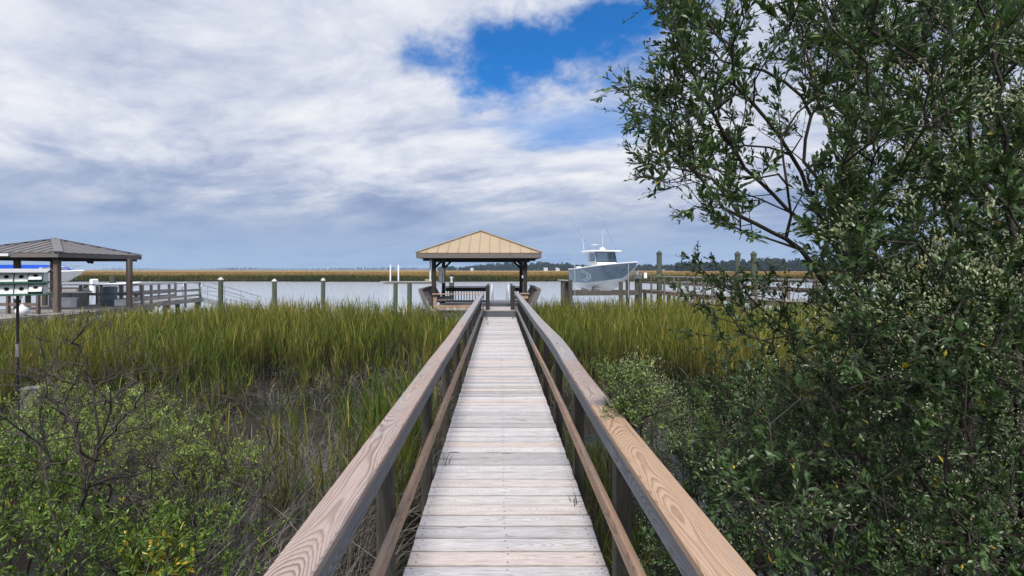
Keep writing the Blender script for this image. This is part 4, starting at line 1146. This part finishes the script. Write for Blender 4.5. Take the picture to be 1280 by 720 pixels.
# taller scattered seed stalks on the water's edge
x, y = scat(3400, -22, 18, 13, 22.5, lambda x, y: off_walk(x, y) * sst(shore(x) + 1.2 - y, 0, .4) * (.25 + .6 * sst(y, 17, 19)) * ~((x < -16.7) & (x > -21.6)))
n = len(x); put(blades('marsh_grass', np.stack([x, y, gz(x, y)], 1), RNG.uniform(1.4, 2.0, n) * .98, np.full(n, .016), RNG.uniform(0, 6.3, n), RNG.uniform(.05, .45, n), lerp3((.08, .085, .03), (.14, .11, .05), RNG.uniform(0, 1, n)), lerp3((.15, .15, .04), (.34, .26, .11), RNG.uniform(0, 1, n)), M['grass'], 4), kind='stuff')
# sparser middle ground, dead bleached stems with green plants among them
def keepM(x, y): return off_walk(x, y) * (np.abs(x) < 1.1 * y + 1.5) * (vnoise(x * .8, y * .8, 4) > -.2)
x, y = scat(5200, -9, -.85, 5.0, 13, lambda x, y: keepM(x, y) * (.25 + .75 * sst(-x, 2.5, 5)) * (.2 + .8 * (vnoise(x * .9, y * .9, 2) > .1)))
stand('marsh_grass', x, y, .98, gold=.25, leafn=3, dead=.8, wmul=1.15)
x, y = scat(1500, -2.9, -.9, 4.3, 8.2, lambda x, y: off_walk(x, y) * sst(vnoise(x * 1.3, y * 1.1, 7), -.1, .5))
stand('marsh_grass', x, y, 1.22, gold=.12, leafn=4, dead=.5, wmul=1.25)
x, y = scat(1300, .95, 5.5, 2.5, 11, lambda x, y: off_walk(x, y) * sst(vnoise(x * 1.3, y * 1.1, 3), .0, .5))
stand('marsh_grass', x, y, .85, gold=.2, leafn=3, dead=.5)
x, y = scat(500, .85, 1.5, 1.5, 7, lambda x, y: off_walk(x, y))
stand('marsh_grass', x, y, .55, gold=.05, leafn=3, dead=.2)
def stubble(x, y, h0, h1, lean0, lean1, c0, c1, w=.009):
    n = len(x)
    return put(blades('dead_stubble', np.stack([x, y, gz(x, y) + RNG.uniform(-.01, .05, n)], 1), RNG.uniform(h0, h1, n), np.full(n, w), RNG.uniform(0, 6.3, n), RNG.uniform(lean0, lean1, n), lerp3(c0, c1, RNG.uniform(0, 1, n)) * .35, lerp3(c0, c1, RNG.uniform(0, 1, n) ** 1.3), M['dry'], 4, droop=.55), kind='stuff')
x, y = scat(7500, -10, -.85, 6, 14, lambda x, y: keepM(x, y) * (vnoise(x * 1.1, y * 1.1, 12) > -.15) * (.25 + .75 * sst(y, 7.5, 10)))
stubble(x, y, .15, .62, .2, 1.6, (.10, .095, .085), (.46, .44, .40), .012)
x, y = scat(9000, .9, 9, 5, 13, lambda x, y: keepM(x, y) * (vnoise(x * 1.1, y * 1.1, 15) > -.1) * (.15 + .85 * sst(y, 8.5, 11)))
stubble(x, y, .2, .6, .2, 1.5, (.09, .085, .075), (.34, .32, .28), .009)
# tangled grey dead brush beside the near left handrail
x, y = scat(2200, -3.4, -.95, 2.2, 6.0, lambda x, y: off_walk(x, y) * sst(x + .42 * y, -1.4, -.2))
n = len(x)
put(blades('dead_brush', np.stack([x, y, gz(x, y) + RNG.uniform(0, .5, n)], 1), RNG.uniform(.3, .95, n), RNG.uniform(.003, .007, n), RNG.normal(.9, 1.0, n), RNG.uniform(.2, 1.9, n), lerp3((.035, .03, .026), (.12, .11, .098), RNG.uniform(0, 1, n)), lerp3((.07, .063, .056), (.36, .335, .305), RNG.uniform(0, 1, n) ** 1.5), M['dry'], 4, droop=.3), kind='stuff')
n = 1500; x = RNG.uniform(-3.5, -1.0, n); y = RNG.uniform(2.3, 6.2, n); k = (x + .42 * y > -.9 + RNG.normal(0, .35, n)) & (x < -.92); x, y = x[k], y[k]; n = len(x)
s_ = np.stack([x, y, gz(x, y) + RNG.uniform(0, .55, n)], 1); d_r = unit(np.stack([RNG.normal(.25, .6, n), RNG.normal(0, .5, n), RNG.uniform(.15, 1.1, n)], 1))
le = RNG.uniform(.25, .95, n)[:, None]; mid_ = s_ + d_r * le * .5 + RNG.normal(0, .03, (n, 3)); e_ = s_ + d_r * le + RNG.normal(0, .05, (n, 3))
e_[:, 0] = np.minimum(e_[:, 0], -.72); mid_[:, 0] = np.minimum(mid_[:, 0], -.72)
V1, Q1 = prisms(s_, mid_, .0034, .0026, 4); V2, Q2 = prisms(mid_, e_, .0026, .0012, 4)
f_ = mid_ + (e_ - mid_) * RNG.uniform(0, .6, (n, 1)); V3, Q3 = prisms(f_, f_ + unit(d_r + RNG.normal(0, .6, (n, 3))) * RNG.uniform(.08, .3, (n, 1)), .0018, .0008, 3)
cc = lerp3((.07, .06, .05), (.34, .30, .27), RNG.uniform(0, 1, n) ** 1.3)
put(np_mesh('dead_brush', np.concatenate([V1, V2, V3]), None, np.concatenate([Q1, Q2 + len(V1), Q3 + len(V1) + len(V2)]), np.concatenate([np.repeat(cc, 8, 0), np.repeat(cc, 8, 0), np.repeat(cc, 6, 0)]), M['dry']), kind='stuff')

# far bank marsh
def far_stand(n, y0, y1, h0, h1, w, ca, cb_, g0, p=1.0):
    t = RNG.uniform(0, 1, n) ** p; y = y0 + (y1 - y0) * t; x = RNG.uniform(-1.22, 1.28, n) * y
    y = y + 2.5 * np.sin(x * .06)
    z = np.maximum(gz(x, y), WATER - .1)
    g = np.clip(g0 + .55 * vnoise(x * .06, y * .05, 6) + RNG.normal(0, .2, n), 0, 1)
    tip = lerp3(ca, cb_, g)
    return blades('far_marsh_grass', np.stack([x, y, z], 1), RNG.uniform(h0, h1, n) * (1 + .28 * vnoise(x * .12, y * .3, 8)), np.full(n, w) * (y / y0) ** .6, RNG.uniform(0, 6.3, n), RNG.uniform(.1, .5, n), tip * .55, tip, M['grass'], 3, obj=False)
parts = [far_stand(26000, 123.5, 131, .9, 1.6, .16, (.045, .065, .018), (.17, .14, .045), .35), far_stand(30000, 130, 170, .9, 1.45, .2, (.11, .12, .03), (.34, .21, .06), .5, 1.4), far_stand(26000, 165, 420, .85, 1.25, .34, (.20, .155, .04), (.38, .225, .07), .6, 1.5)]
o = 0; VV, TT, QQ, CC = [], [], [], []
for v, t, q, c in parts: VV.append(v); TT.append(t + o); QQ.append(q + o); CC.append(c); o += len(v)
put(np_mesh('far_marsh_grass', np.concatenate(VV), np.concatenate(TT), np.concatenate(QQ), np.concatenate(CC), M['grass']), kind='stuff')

# far woods
def woods(items, name='far_wood'):
    P, D, L, W, C = [], [], [], [], []; S_, E_, R_ = [], [], []
    for (x, y, h, k, col) in items:
        cr = h * RNG.uniform(.28, .42); zc = h * .62
        q = rdir(k) * (RNG.uniform(.35, 1, (k, 1)) ** .5) * np.array([cr * 1.2, cr, h * .5]); q[:, 2] = np.maximum(q[:, 2] + zc * .85, .3)
        P.append(q + np.array([x, y, .4])); D.append(rdir(k)); L.append(RNG.uniform(.2, .34, k) * h); W.append(RNG.uniform(.18, .28, k) * h)
        C.append(np.array(col) * RNG.uniform(.7, 1.25, (k, 1)))
        S_.append((x, y, -.3)); E_.append((x, y, h * .7)); R_.append(h * .02)
    V, T, Cc = leaves(np.concatenate(P), np.concatenate(D), np.concatenate(L), np.concatenate(W), np.concatenate(C))
    V2, Q2 = prisms(S_, E_, np.array(R_), np.array(R_) * .5, 4)
    return put(np_mesh(name, np.concatenate([V, V2]), T, Q2 + len(V), np.concatenate([Cc, np.full((len(V2), 3), .04)]), M['wood_leaf']), kind='stuff')
def rowtrees(px0, px1, Y, hf, step, k, rows=2, col=(.021, .036, .02)):
    its = []; x0, x1 = (px0 - VX) * Y / F, (px1 - VX) * Y / F
    for r in range(rows):
        x = x0
        while x < x1:
            px = VX + x * F / Y
            c = np.array(col) * RNG.uniform(.75, 1.3) * np.array([RNG.uniform(.8, 1.25), 1, 1])
            its.append((x, Y + r * Y * .02 + RNG.uniform(-8, 8), hf(px) * RNG.uniform(.72, 1.12), k, c)); x += step * RNG.uniform(.6, 1.4)
    return its
woods(rowtrees(850, 1500, 640, lambda p: 11.5 + 4.5 * sst(np.float64(p), 880, 960), 5.5, 110))
woods(rowtrees(700, 860, 900, lambda p: 11.5 + 1.0 * math.sin(p * .11), 7, 90))
woods(rowtrees(548, 712, 1050, lambda p: 9 + 7.5 * sst(np.float64(p), 575, 625) + 1.2 * math.sin(p * .15), 7, 80))
woods(rowtrees(285, 560, 2300, lambda p: 11 + 2.5 * math.sin(p * .03), 14, 30))
woods(rowtrees(120, 290, 3000, lambda p: 11 + 3 * math.sin(p * .05), 18, 26))

# ================================================================ SHRUBS
def ell(c, r, n, up=.35):
    c = np.array(c); q = rdir(n) * (RNG.uniform(.25, 1, (n, 1)) ** .45) * np.array(r)
    q[:, 2] = np.where(q[:, 2] < -r[2] * up, -q[:, 2] * .6, q[:, 2])
    return c + q
def stems_for(c, base, k, top):
    out = []
    for i in range(k):
        a = 2 * PI * i / k + RNG.uniform(-.5, .5); b0 = np.array([base[0] + .06 * math.cos(a), base[1] + .06 * math.sin(a), float(gz(base[0], base[1])) - .05])
        r = RNG.uniform(.15, .4)
        out.append([b0, b0 * .5 + np.array([c[0] + r * .5 * math.cos(a), c[1] + r * .5 * math.sin(a), top * .6]) * .5, np.array([c[0] + r * math.cos(a), c[1] + r * math.sin(a), top * .8])])
    return out
PALE = ((.16, .25, .04), (.43, .52, .13))
GREEN = ((.05, .115, .016), (.21, .31, .05))
def flowering(label, c, r, n, top, leafc=PALE, **kw):
    g = float(gz(c[0], c[1])); base = (c[0], c[1], g)
    A = ell((c[0], c[1], c[2]), r, n)
    return shrub('groundsel_shrub', label, stems_for(c, base, 6, c[2]), A, (c[0], c[1], g), 'flowering marsh shrubs at left', **kw)
kw = dict(leaf_len=(.018, .036), leaf_w=.34, per=9, subs=4, spray=(.10, .2), cols=PALE, flower=.7, buds_per=10, bud_size=.010, budc=(.40, .47, .18), r0=.002, rmax=.02, upb=.8)
flowering('rounded pale green flowering shrub behind the bare dark branches', (-4.0, 5.0, .82), (.72, .5, .74), 270, 1.5, **kw)
flowering('pale green flowering shrub beside the grey dead brush, nearest the boardwalk', (-2.85, 4.6, .72), (.56, .45, .66), 190, 1.3, **kw)
flowering('pale green flowering shrub at the left edge in front of the birdhouse pole', (-4.5, 4.15, .75), (.66, .45, .72), 220, 1.3, **kw)
flowering('smaller pale green flowering shrub around the short grey post', (-5.6, 5.9, .86), (.55, .4, .66), 150, 1.4, **kw)
kw2 = dict(leaf_len=(.024, .055), leaf_w=.28, per=10, subs=3, spray=(.14, .28), cols=GREEN, flower=0, buds_per=8, r0=.002, rmax=.02, upb=.9, yellow=.015, align=1.0)
c = (-3.0, 3.0, .85)
shrub('marsh_elder', 'dense green leafy shrub in the bottom left corner', stems_for(c, c, 7, .9), np.concatenate([ell(c, (.85, .5, .62), 160), ell((-2.25, 3.35, .62), (.6, .45, .55), 95)]), (c[0], c[1], float(gz(c[0], c[1]))), **kw2)
c = (-3.75, 3.55, 1.0)
shrub('marsh_elder', 'green leafy shrub with upright shoots below the birdhouse pole at the left edge', stems_for(c, c, 6, 1.1), ell(c, (.6, .5, .7), 150), (c[0], c[1], float(gz(c[0], c[1]))), **kw2)
kw3 = dict(kw2); kw3.update(yellow=.22, leaf_len=(.035, .07))
c = (-2.08, 2.85, .80)
shrub('marsh_elder', 'low shrub with bright yellow leaves at the bottom left', stems_for(c, c, 5, .9), ell(c, (.22, .2, .48), 26), (c[0], c[1], float(gz(c[0], c[1]))), **kw3)
# bare dead shrub
def deadshrub(label, base, forks, A, r0, loc):
    root = thing('bare_shrub', loc, label, 'shrub', 'bare dead shrubs among the marsh plants')
    pos, par, cnt, tips, td = grow(forks, A, .07, .10, .10, .012)
    V1, Q1 = skeleton(pos, par, cnt, r0, .42, .022, 6)
    P0 = pos[tips]; N = len(P0); SP, SD, SL = [], [], []
    for k in range(5):
        SP.append(P0); SD.append(unit(td + RNG.normal(0, .5, (N, 3)) + np.array([0, 0, .35]))); SL.append(RNG.uniform(.06, .26, N))
    P, D, L = np.concatenate(SP), np.concatenate(SD), np.concatenate(SL)
    V2, Q2 = prisms(P, P + D * L[:, None], .0022, .0009, 3)
    np_mesh('branches', np.concatenate([V1, V2]), None, np.concatenate([Q1, Q2 + len(V1)]), None, M['bark_dead'], root, loc, True)
Yd = 3.1
def d_(px, py, Y=Yd): return at(px, py, Y)
lo = (at(85, 690, Yd)[0], Yd, float(gz(-2.8, Yd)))
tr = [np.array(lo), d_(78, 690), d_(108, 610), d_(124, 560)]
forks = [tr + [d_(122, 520), d_(112, 470), d_(100, 430)], tr[:3] + [d_(95, 540), d_(78, 505), d_(60, 470, 3.3)], tr + [d_(140, 500, 3.0), d_(128, 440, 2.9)], tr + [d_(165, 510, 2.9), d_(190, 470, 2.8)], tr[:2] + [d_(50, 560, 3.2), d_(0, 520, 3.3)], tr[:3] + [d_(60, 600, 2.9), d_(10, 580, 2.8)]]
A = np.array([at(px, py, Yd + RNG.uniform(-.35, .35)) for px, py in zip(RNG.uniform(-10, 225, 400), RNG.uniform(400, 600, 400)) if py > 405 + .004 * (px - 110) ** 2][:130])
deadshrub('tall bare dead shrub with forking dark branches in front of the left marsh', lo, forks, A, .0025, lo)
lo = (-2.35, 4.1, float(gz(-2.35, 4.1)))
A = np.array([at(px, py, 4.1 + RNG.uniform(-.4, .4)) for px, py in zip(RNG.uniform(225, 345, 60), RNG.uniform(480, 640, 60))])
deadshrub('low bare grey shrub with thin leaning twigs next to the dead brush', lo, [[np.array(lo), np.array(lo) + (-.05, 0, .4), np.array(lo) + (-.1, .1, .8)], [np.array(lo), np.array(lo) + (.2, 0, .35), np.array(lo) + (.45, .1, .7)]], A, .0022, lo)

lo = (-3.55, 3.9, float(gz(-3.55, 3.9)))
A = np.array([at(px, py, 3.9 + RNG.uniform(-.5, .5)) for px, py in zip(RNG.uniform(20, 240, 75), RNG.uniform(455, 640, 75))])
deadshrub('bare brown shrub with many fine upright twigs among the green shrubs at left', lo, [[np.array(lo), np.array(lo) + (-.1, 0, .45), np.array(lo) + (-.25, .1, 1.0)], [np.array(lo), np.array(lo) + (.12, .05, .5), np.array(lo) + (.3, 0, 1.05)], [np.array(lo), np.array(lo) + (.0, -.1, .6), np.array(lo) + (.02, -.15, 1.2)]], A, .0022, lo)

# the tall groundsel bush on the right
root = np.array([3.25, 3.25, .15])
def st(*pp): return [root + RNG.normal(0, .05, 3) * np.array([1, 1, 0])] + [at(*p) for p in pp]
stems = [
    st((1175, 520, 3.15), (1078, 385, 2.95), (1050, 325, 2.9), (1000, 215, 2.85), (960, 150, 2.75), (918, 108, 2.7)),
    st((1180, 520, 3.1), (1090, 390, 2.9), (1048, 308, 2.8), (985, 262, 2.75), (930, 210, 2.7), (890, 140, 2.6), (850, 60, 2.55)),
    st((1170, 540, 3.2), (1080, 400, 3.1), (1040, 290, 3.0), (930, 240, 2.9), (880, 200, 2.8), (820, 160, 2.7)),
    st((1160, 560, 3.0), (1060, 400, 2.8), (1000, 310, 2.7), (905, 258, 2.6), (868, 215, 2.55)),
    st((1235, 600, 3.4), (1150, 440, 3.4), (1095, 330, 3.3), (1040, 180, 3.3), (1000, 40, 3.2)),
    st((1215, 600, 2.9), (1192, 300, 2.8), (1165, 130, 2.7), (1148, -20, 2.6), (1140, -120, 2.6)),
    st((1280, 640, 2.4), (1272, 420, 2.3), (1258, 200, 2.2), (1240, 40, 2.1)),
    st((1300, 640, 3.6), (1290, 300, 3.7), (1260, 80, 3.6)),
    st((1210, 560, 3.3), (1120, 400, 3.6), (1070, 250, 3.9), (1060, 100, 4.0))]
def in_poly_pts(poly, n, y0, y1):
    xs_ = [p[0] for p in poly]; ys_ = [p[1] for p in poly]; out = []
    while len(out) < n:
        px, py = RNG.uniform(min(xs_), max(xs_)), RNG.uniform(min(ys_), max(ys_))
        if in_poly([px], [py], poly)[0]: out.append(at(px, py, RNG.uniform(y0, y1)))
    return np.array(out)
fan = [(826, -10), (818, 30), (838, 70), (800, 115), (795, 160), (815, 195), (822, 225), (860, 245), (890, 275), (960, 315), (1030, 330), (1035, 270), (985, 190), (985, 130), (965, 100), (965, -10)]
mass = [(960, -60), (975, 60), (1010, 120), (1050, 170), (1050, 250), (1010, 300), (1050, 370), (1100, 410), (1330, 420), (1330, -60)]
gap = [(985, 130), (1050, 180), (1040, 260), (985, 250)]
top = [(840, -10), (960, -60), (1330, -60), (1330, -170), (1000, -150)]
A = np.concatenate([in_poly_pts(fan[:9] + [(940, 300), (930, 200), (935, 100), (930, -10)], 140, 2.3, 3.1), in_poly_pts(fan, 36, 2.3, 3.1), in_poly_pts(mass, 800, 1.8, 4.1), in_poly_pts(mass, 340, 3.2, 5.2), in_poly_pts([(1020, 380), (1300, 380), (1300, 520), (1080, 500)], 170, 1.8, 3.6), in_poly_pts(gap, 14, 2.6, 3.2), in_poly_pts(top, 110, 2.2, 4.0)])
def fl_at(p):
    px = VX + p[0] * F / p[1]; py = HY + (CAMZ - p[2]) * F / p[1]
    return (1.0 if px > 1120 and py > 60 else .25 if px > 1000 and py > 200 else .06) * (1 if p[1] < 3.0 else .4)
DARK = ((.029, .064, .022), (.115, .19, .062))
shrub('groundsel_bush', 'tall dark green leafy bush with pale flower buds leaning over the boardwalk', stems, A, tuple(root), None, (.03, .06), .31, 11, 4, (.13, .28), DARK, .55, fl_at, 20, .0145, .004, .0024, .022, .35, cat='bush', bias=.5, align=1.0)
# lower bush beside the right handrail
n = 3600; X = RNG.uniform(.95, 4.4, n); Yy = RNG.uniform(1.5, 5.2, n)
ztop = 1.55 + .32 * vnoise(X * 1.4, Yy * 1.4, 5) + .25 * sst(X, 1.4, 3) - .35 * sst(-X, -1.35, -.9)
Z = ztop * RNG.uniform(.25, 1, n) ** .6
k = (Z > .25) & (RNG.uniform(0, 1, n) < .75) & ((Yy < 3.3) | (X > .39 * Yy))
A = np.stack([X, Yy, Z], 1)[k][:1700]
sprig = in_poly_pts([(762, 482), (800, 470), (822, 500), (812, 555), (775, 540)], 22, 2.95, 3.25)
mid = in_poly_pts([(848, 360), (885, 325), (905, 330), (925, 355), (1000, 360), (1020, 400), (970, 435), (890, 430), (850, 395)], 46, 2.6, 3.3)
edge = in_poly_pts([(840, 490), (900, 470), (1000, 440), (1080, 420), (1100, 500), (860, 540)], 50, 3.2, 4.2)
low_ = in_poly_pts([(1000, 420), (1310, 400), (1310, 720), (900, 720), (860, 560)], 420, 1.7, 3.3)
A = np.concatenate([A, mid, edge, low_[low_[:, 0] > .98]])
g = float(gz(2.2, 3.0)); root2 = np.array([2.2, 3.0, g - .05])
stems = [[root2 + (RNG.uniform(-.3, .3), RNG.uniform(-.3, .3), 0), root2 + (dx * .4, dy * .4, .5), root2 + (dx, dy, h)] for dx, dy, h in ((-.9, .1, 1.1), (-.7, -.6, 1.0), (-.3, .7, 1.2), (.3, -.9, 1.0), (.8, .3, 1.3), (.9, -.5, 1.2), (.2, 1.2, 1.2), (-1.0, .5, 1.3), (-.2, -.2, 1.3))]
stems.append([root2 + (.2, .2, 0), at(1090, 470, 3.0), at(990, 420, 3.0), at(930, 365, 3.0)])
def fl2(p): return .75 if p[2] > .8 else .25
shrub('groundsel_bush', 'lower dark green bush with small whitish flower buds crowding the right handrail', stems, A, tuple(root2), None, (.022, .046), .40, 9, 4, (.10, .22), ((.024, .055, .018), (.09, .155, .048)), .20, fl2, 14, .011, .010, .0020, .022, .5, cat='bush', align=.9)
g = float(gz(1.5, 3.35)); r3 = np.array([1.5, 3.35, g - .05])
A = np.concatenate([in_poly_pts([(755, 470), (805, 462), (830, 500), (815, 545), (770, 530)], 80, 2.72, 3.0), in_poly_pts([(830, 500), (880, 480), (900, 560), (830, 590)], 40, 3.0, 3.5), in_poly_pts([(775, 550), (800, 545), (815, 600), (795, 600)], 9, 2.75, 2.95)])
shrub('groundsel_shrub', 'light green leafy sprigs spilling over the top of the right handrail', [[r3, r3 + (-.1, 0, .7), at(850, 540, 3.25), at(815, 520, 3.1)], [r3, r3 + (-.05, .1, .8), at(860, 520, 3.3), at(790, 490, 3.1)], [r3, r3 + (-.15, -.2, .7), at(830, 580, 3.0), at(800, 560, 2.85)]], A, tuple(r3), None, (.016, .034), .36, 9, 4, (.07, .15), ((.10, .17, .045), (.24, .33, .10)), .7, None, 8, .010, .004, .0018, .012, .55, budc=(.40, .46, .22))

# small weeds on the deck
def weed(label, x, y, n, h, gold):
    e = thing('weed', (x, y, DZ), label, 'weed', 'weeds growing through the deck')
    a = RNG.uniform(0, 6.3, n)
    V, T, Q, C = blades('', np.stack([x + RNG.normal(0, .02, n), y + RNG.normal(0, .02, n), np.full(n, DZ - .01)], 1), RNG.uniform(.4, 1, n) * h, np.full(n, .009), a, RNG.uniform(.2, .9, n), lerp3((.05, .07, .02), (.2, .17, .05), np.full(n, gold)), lerp3((.07, .11, .03), (.34, .26, .09), np.full(n, gold)), None, 4, obj=False)
    np_mesh('blades', V, T, Q, C, M['grass'], e, (x, y, DZ))
weed('small dry weed at the left end of the deck below the pavilion step', -.42, 16.4, 16, .34, .8)
weed('small dry weed at the right end of the deck below the pavilion step', .52, 16.9, 14, .34, .8)
weed('second dry weed on the left of the deck, nearer than the one at the step', -.36, 15.2, 9, .2, .9)
weed('dark green grass blades poking up at the left edge of the near deck boards', -.50, 4.25, 4, .20, .05)
weed('little green sprout at the right edge of the near deck boards', .60, 3.55, 5, .12, .05)

# ================================================================ LIGHT, SKY, AIR
SUN_EL, SUN_AZ = math.radians(50), math.radians(184)      # behind the camera, to the left
sv = Vector((math.sin(SUN_AZ) * math.cos(SUN_EL), math.cos(SUN_AZ) * math.cos(SUN_EL), math.sin(SUN_EL)))
sl = bpy.data.lights.new('sun', 'SUN'); sl.energy = 4.2; sl.angle = math.radians(12); sl.color = (1, .965, .92)
so = bpy.data.objects.new('sun', sl); COL.objects.link(so); so.rotation_euler = (-sv).to_track_quat('-Z', 'Y').to_euler()
so.location = (0, -20, 40)

w = bpy.data.worlds.new('World'); SC.world = w; w.use_nodes = True
t = NT(w.node_tree); bg = t.n['Background']
sky = t.new('ShaderNodeTexSky', sky_type='NISHITA'); sky.sun_disc = False; sky.sun_elevation = SUN_EL; sky.sun_rotation = SUN_AZ
sky.air_density = 1.2; sky.dust_density = .6; sky.ozone_density = 2.0
d = t.vm('NORMALIZE', t.new('ShaderNodeTexCoord').outputs['Generated'])
x, y, z = t.sep(d)
az = t.m('ARCTAN2', x, y); el = t.m('ARCSINE', z); zp = t.m('MAXIMUM', z, 0.0)
den = t.m('ADD', zp, .17)
p = t.xyz(t.m('DIVIDE', x, den), t.m('DIVIDE', y, den), 0.0)
rot = t.new('ShaderNodeVectorRotate', rotation_type='Z_AXIS'); t.sock(rot.inputs['Vector'], p); rot.inputs['Angle'].default_value = .45
pr_ = t.vm('MULTIPLY', rot.outputs[0], (.95, 1.3, 1))
warp = t.noise(pr_, .9, 3, .5, color=True)
pw = t.vm('ADD', pr_, t.vm('MULTIPLY', t.vm('SUBTRACT', warp, (.5, .5, .5)), (.55, .55, .55)))
big = t.noise(t.vm('ADD', pw, (3.3, 1.2, .4)), .62, 3, .5)
fine = t.noise(t.vm('ADD', pw, (9.1, 4.7, 2.0)), 1.9, 10, .62)
cb_ = t.m('ADD', t.m('MULTIPLY', big, .48), t.m('MULTIPLY', fine, .62))
cb_ = t.m('ADD', cb_, t.m('ADD', t.mr(el, .14, .34, -.01, .02), t.mr(az, .1, -.6, 0, .02)))
cloud = t.ramp(t.mr(cb_, .375, .71), [(0, (.27, .335, .53)), (.22, (.38, .445, .64)), (.46, (.57, .625, .77)), (.72, (.77, .80, .885)), (1, (.92, .93, .955))])
# grey-blue cloud base low over the horizon
lown = t.m('ADD', el, t.m('MULTIPLY', t.m('SUBTRACT', fine, .5), .16))
band = t.m('MULTIPLY', t.mr(lown, .015, .07, 0, 1, True), t.mr(lown, .10, .22, 1, 0, True))
cloud = t.mix(t.m('MULTIPLY', band, .62), cloud, (.26, .36, .57))
hz = t.mr(el, 0.0, .13, 1, 0, True)
cloud = t.mix(t.m('MULTIPLY', hz, .85), cloud, (.29, .44, .69))
# brighter overcast overhead
cloud = t.mix(1.0, cloud, t.mix(t.mr(el, .55, 1.2, 0, 1, True), (1, 1, 1), (1.4, 1.38, 1.36)), 'MULTIPLY')
cl10 = t.vm('SCALE', cloud, None, 10.0)
# the clear opening
skyc = t.mix(1.0, sky.outputs[0], (.20, .82, 1.5), 'MULTIPLY')
rag = t.noise(t.vm('MULTIPLY', d, (6.0, 6.0, 9.0)), 1.0, 7, .6)
ea = t.m('SUBTRACT', az, .125); ee = t.m('SUBTRACT', t.m('SUBTRACT', el, .442), t.m('MULTIPLY', ea, .10))
rr_ = t.m('SQRT', t.m('ADD', t.m('POWER', t.m('DIVIDE', ea, .29), 2.0), t.m('POWER', t.m('DIVIDE', ee, .088), 2.0)))
rr_ = t.m('ADD', rr_, t.m('ADD', t.m('MULTIPLY', t.m('SUBTRACT', rag, .5), 3.0), t.m('MULTIPLY', t.m('SUBTRACT', fine, .5), 1.2)))
openg = t.m('MULTIPLY', t.mr(rr_, .30, 1.35, 1, 0, True), t.mr(rag, .48, .72, 1, .45))
ea2 = t.m('SUBTRACT', az, .17); ee2 = t.m('SUBTRACT', el, .30)
r2 = t.m('SQRT', t.m('ADD', t.m('POWER', t.m('DIVIDE', ea2, .22), 2.0), t.m('POWER', t.m('DIVIDE', ee2, .055), 2.0)))
r2 = t.m('ADD', r2, t.m('MULTIPLY', t.m('SUBTRACT', fine, .5), 2.0))
openg = t.m('MAXIMUM', openg, t.mr(r2, .4, 1.3, .6, 0, True))
fin = t.mix(openg, cl10, skyc)
t.sock(bg.inputs['Color'], fin); bg.inputs['Strength'].default_value = .10

HAZE = True
if HAZE:
    b = MB(); x0, x1, y0, y1, z0, z1 = -3650, 3650, -60, 3650, -3.2, 21
    b.poly([(x0, y0, z0), (x1, y0, z0), (x1, y1, z0), (x0, y1, z0), (x0, y0, z1), (x1, y0, z1), (x1, y1, z1), (x0, y1, z1)], [(0, 3, 2, 1), (4, 5, 6, 7), (0, 1, 5, 4), (1, 2, 6, 5), (2, 3, 7, 6), (3, 0, 4, 7)])
    hm = bpy.data.materials.new('haze_air'); hm.use_nodes = True; ht_ = NT(hm.node_tree); ht_.n.remove(ht_.n['Principled BSDF'])
    pv_ = ht_.new('ShaderNodeVolumePrincipled'); pv_.inputs['Color'].default_value = (.6, .78, 1, 1); pv_.inputs['Density'].default_value = .00016
    ht_.l.new(pv_.outputs[0], ht_.n['Material Output'].inputs['Volume'])
    hz_o = put(b.build('haze', hm), kind='stuff')

# ================================================================ CAMERA
cam = bpy.data.cameras.new('camera'); co = bpy.data.objects.new('camera', cam); COL.objects.link(co)
co.location = (0, 0, CAMZ); co.rotation_euler = (PI / 2, 0, 0)
cam.sensor_width = 36; cam.lens = F / 1280 * 36; cam.shift_x = (640 - VX) / 1280; cam.shift_y = -(360 - HY) / 1280
cam.clip_start = .05; cam.clip_end = 12000
SC.camera = co
SC.view_settings.view_transform = 'Standard'; SC.view_settings.look = 'None'; SC.view_settings.exposure = 0; SC.view_settings.gamma = 1
SC.view_settings.use_curve_mapping = False
SC.render.engine = 'CYCLES'
cy = SC.cycles
cy.use_denoising = True; cy.denoiser = 'OPENIMAGEDENOISE'; cy.denoising_input_passes = 'RGB_ALBEDO_NORMAL'
cy.max_bounces = 6; cy.diffuse_bounces = 3; cy.glossy_bounces = 3; cy.transmission_bounces = 4; cy.volume_bounces = 0; cy.transparent_max_bounces = 8
cy.use_adaptive_sampling = True; cy.adaptive_threshold = .012
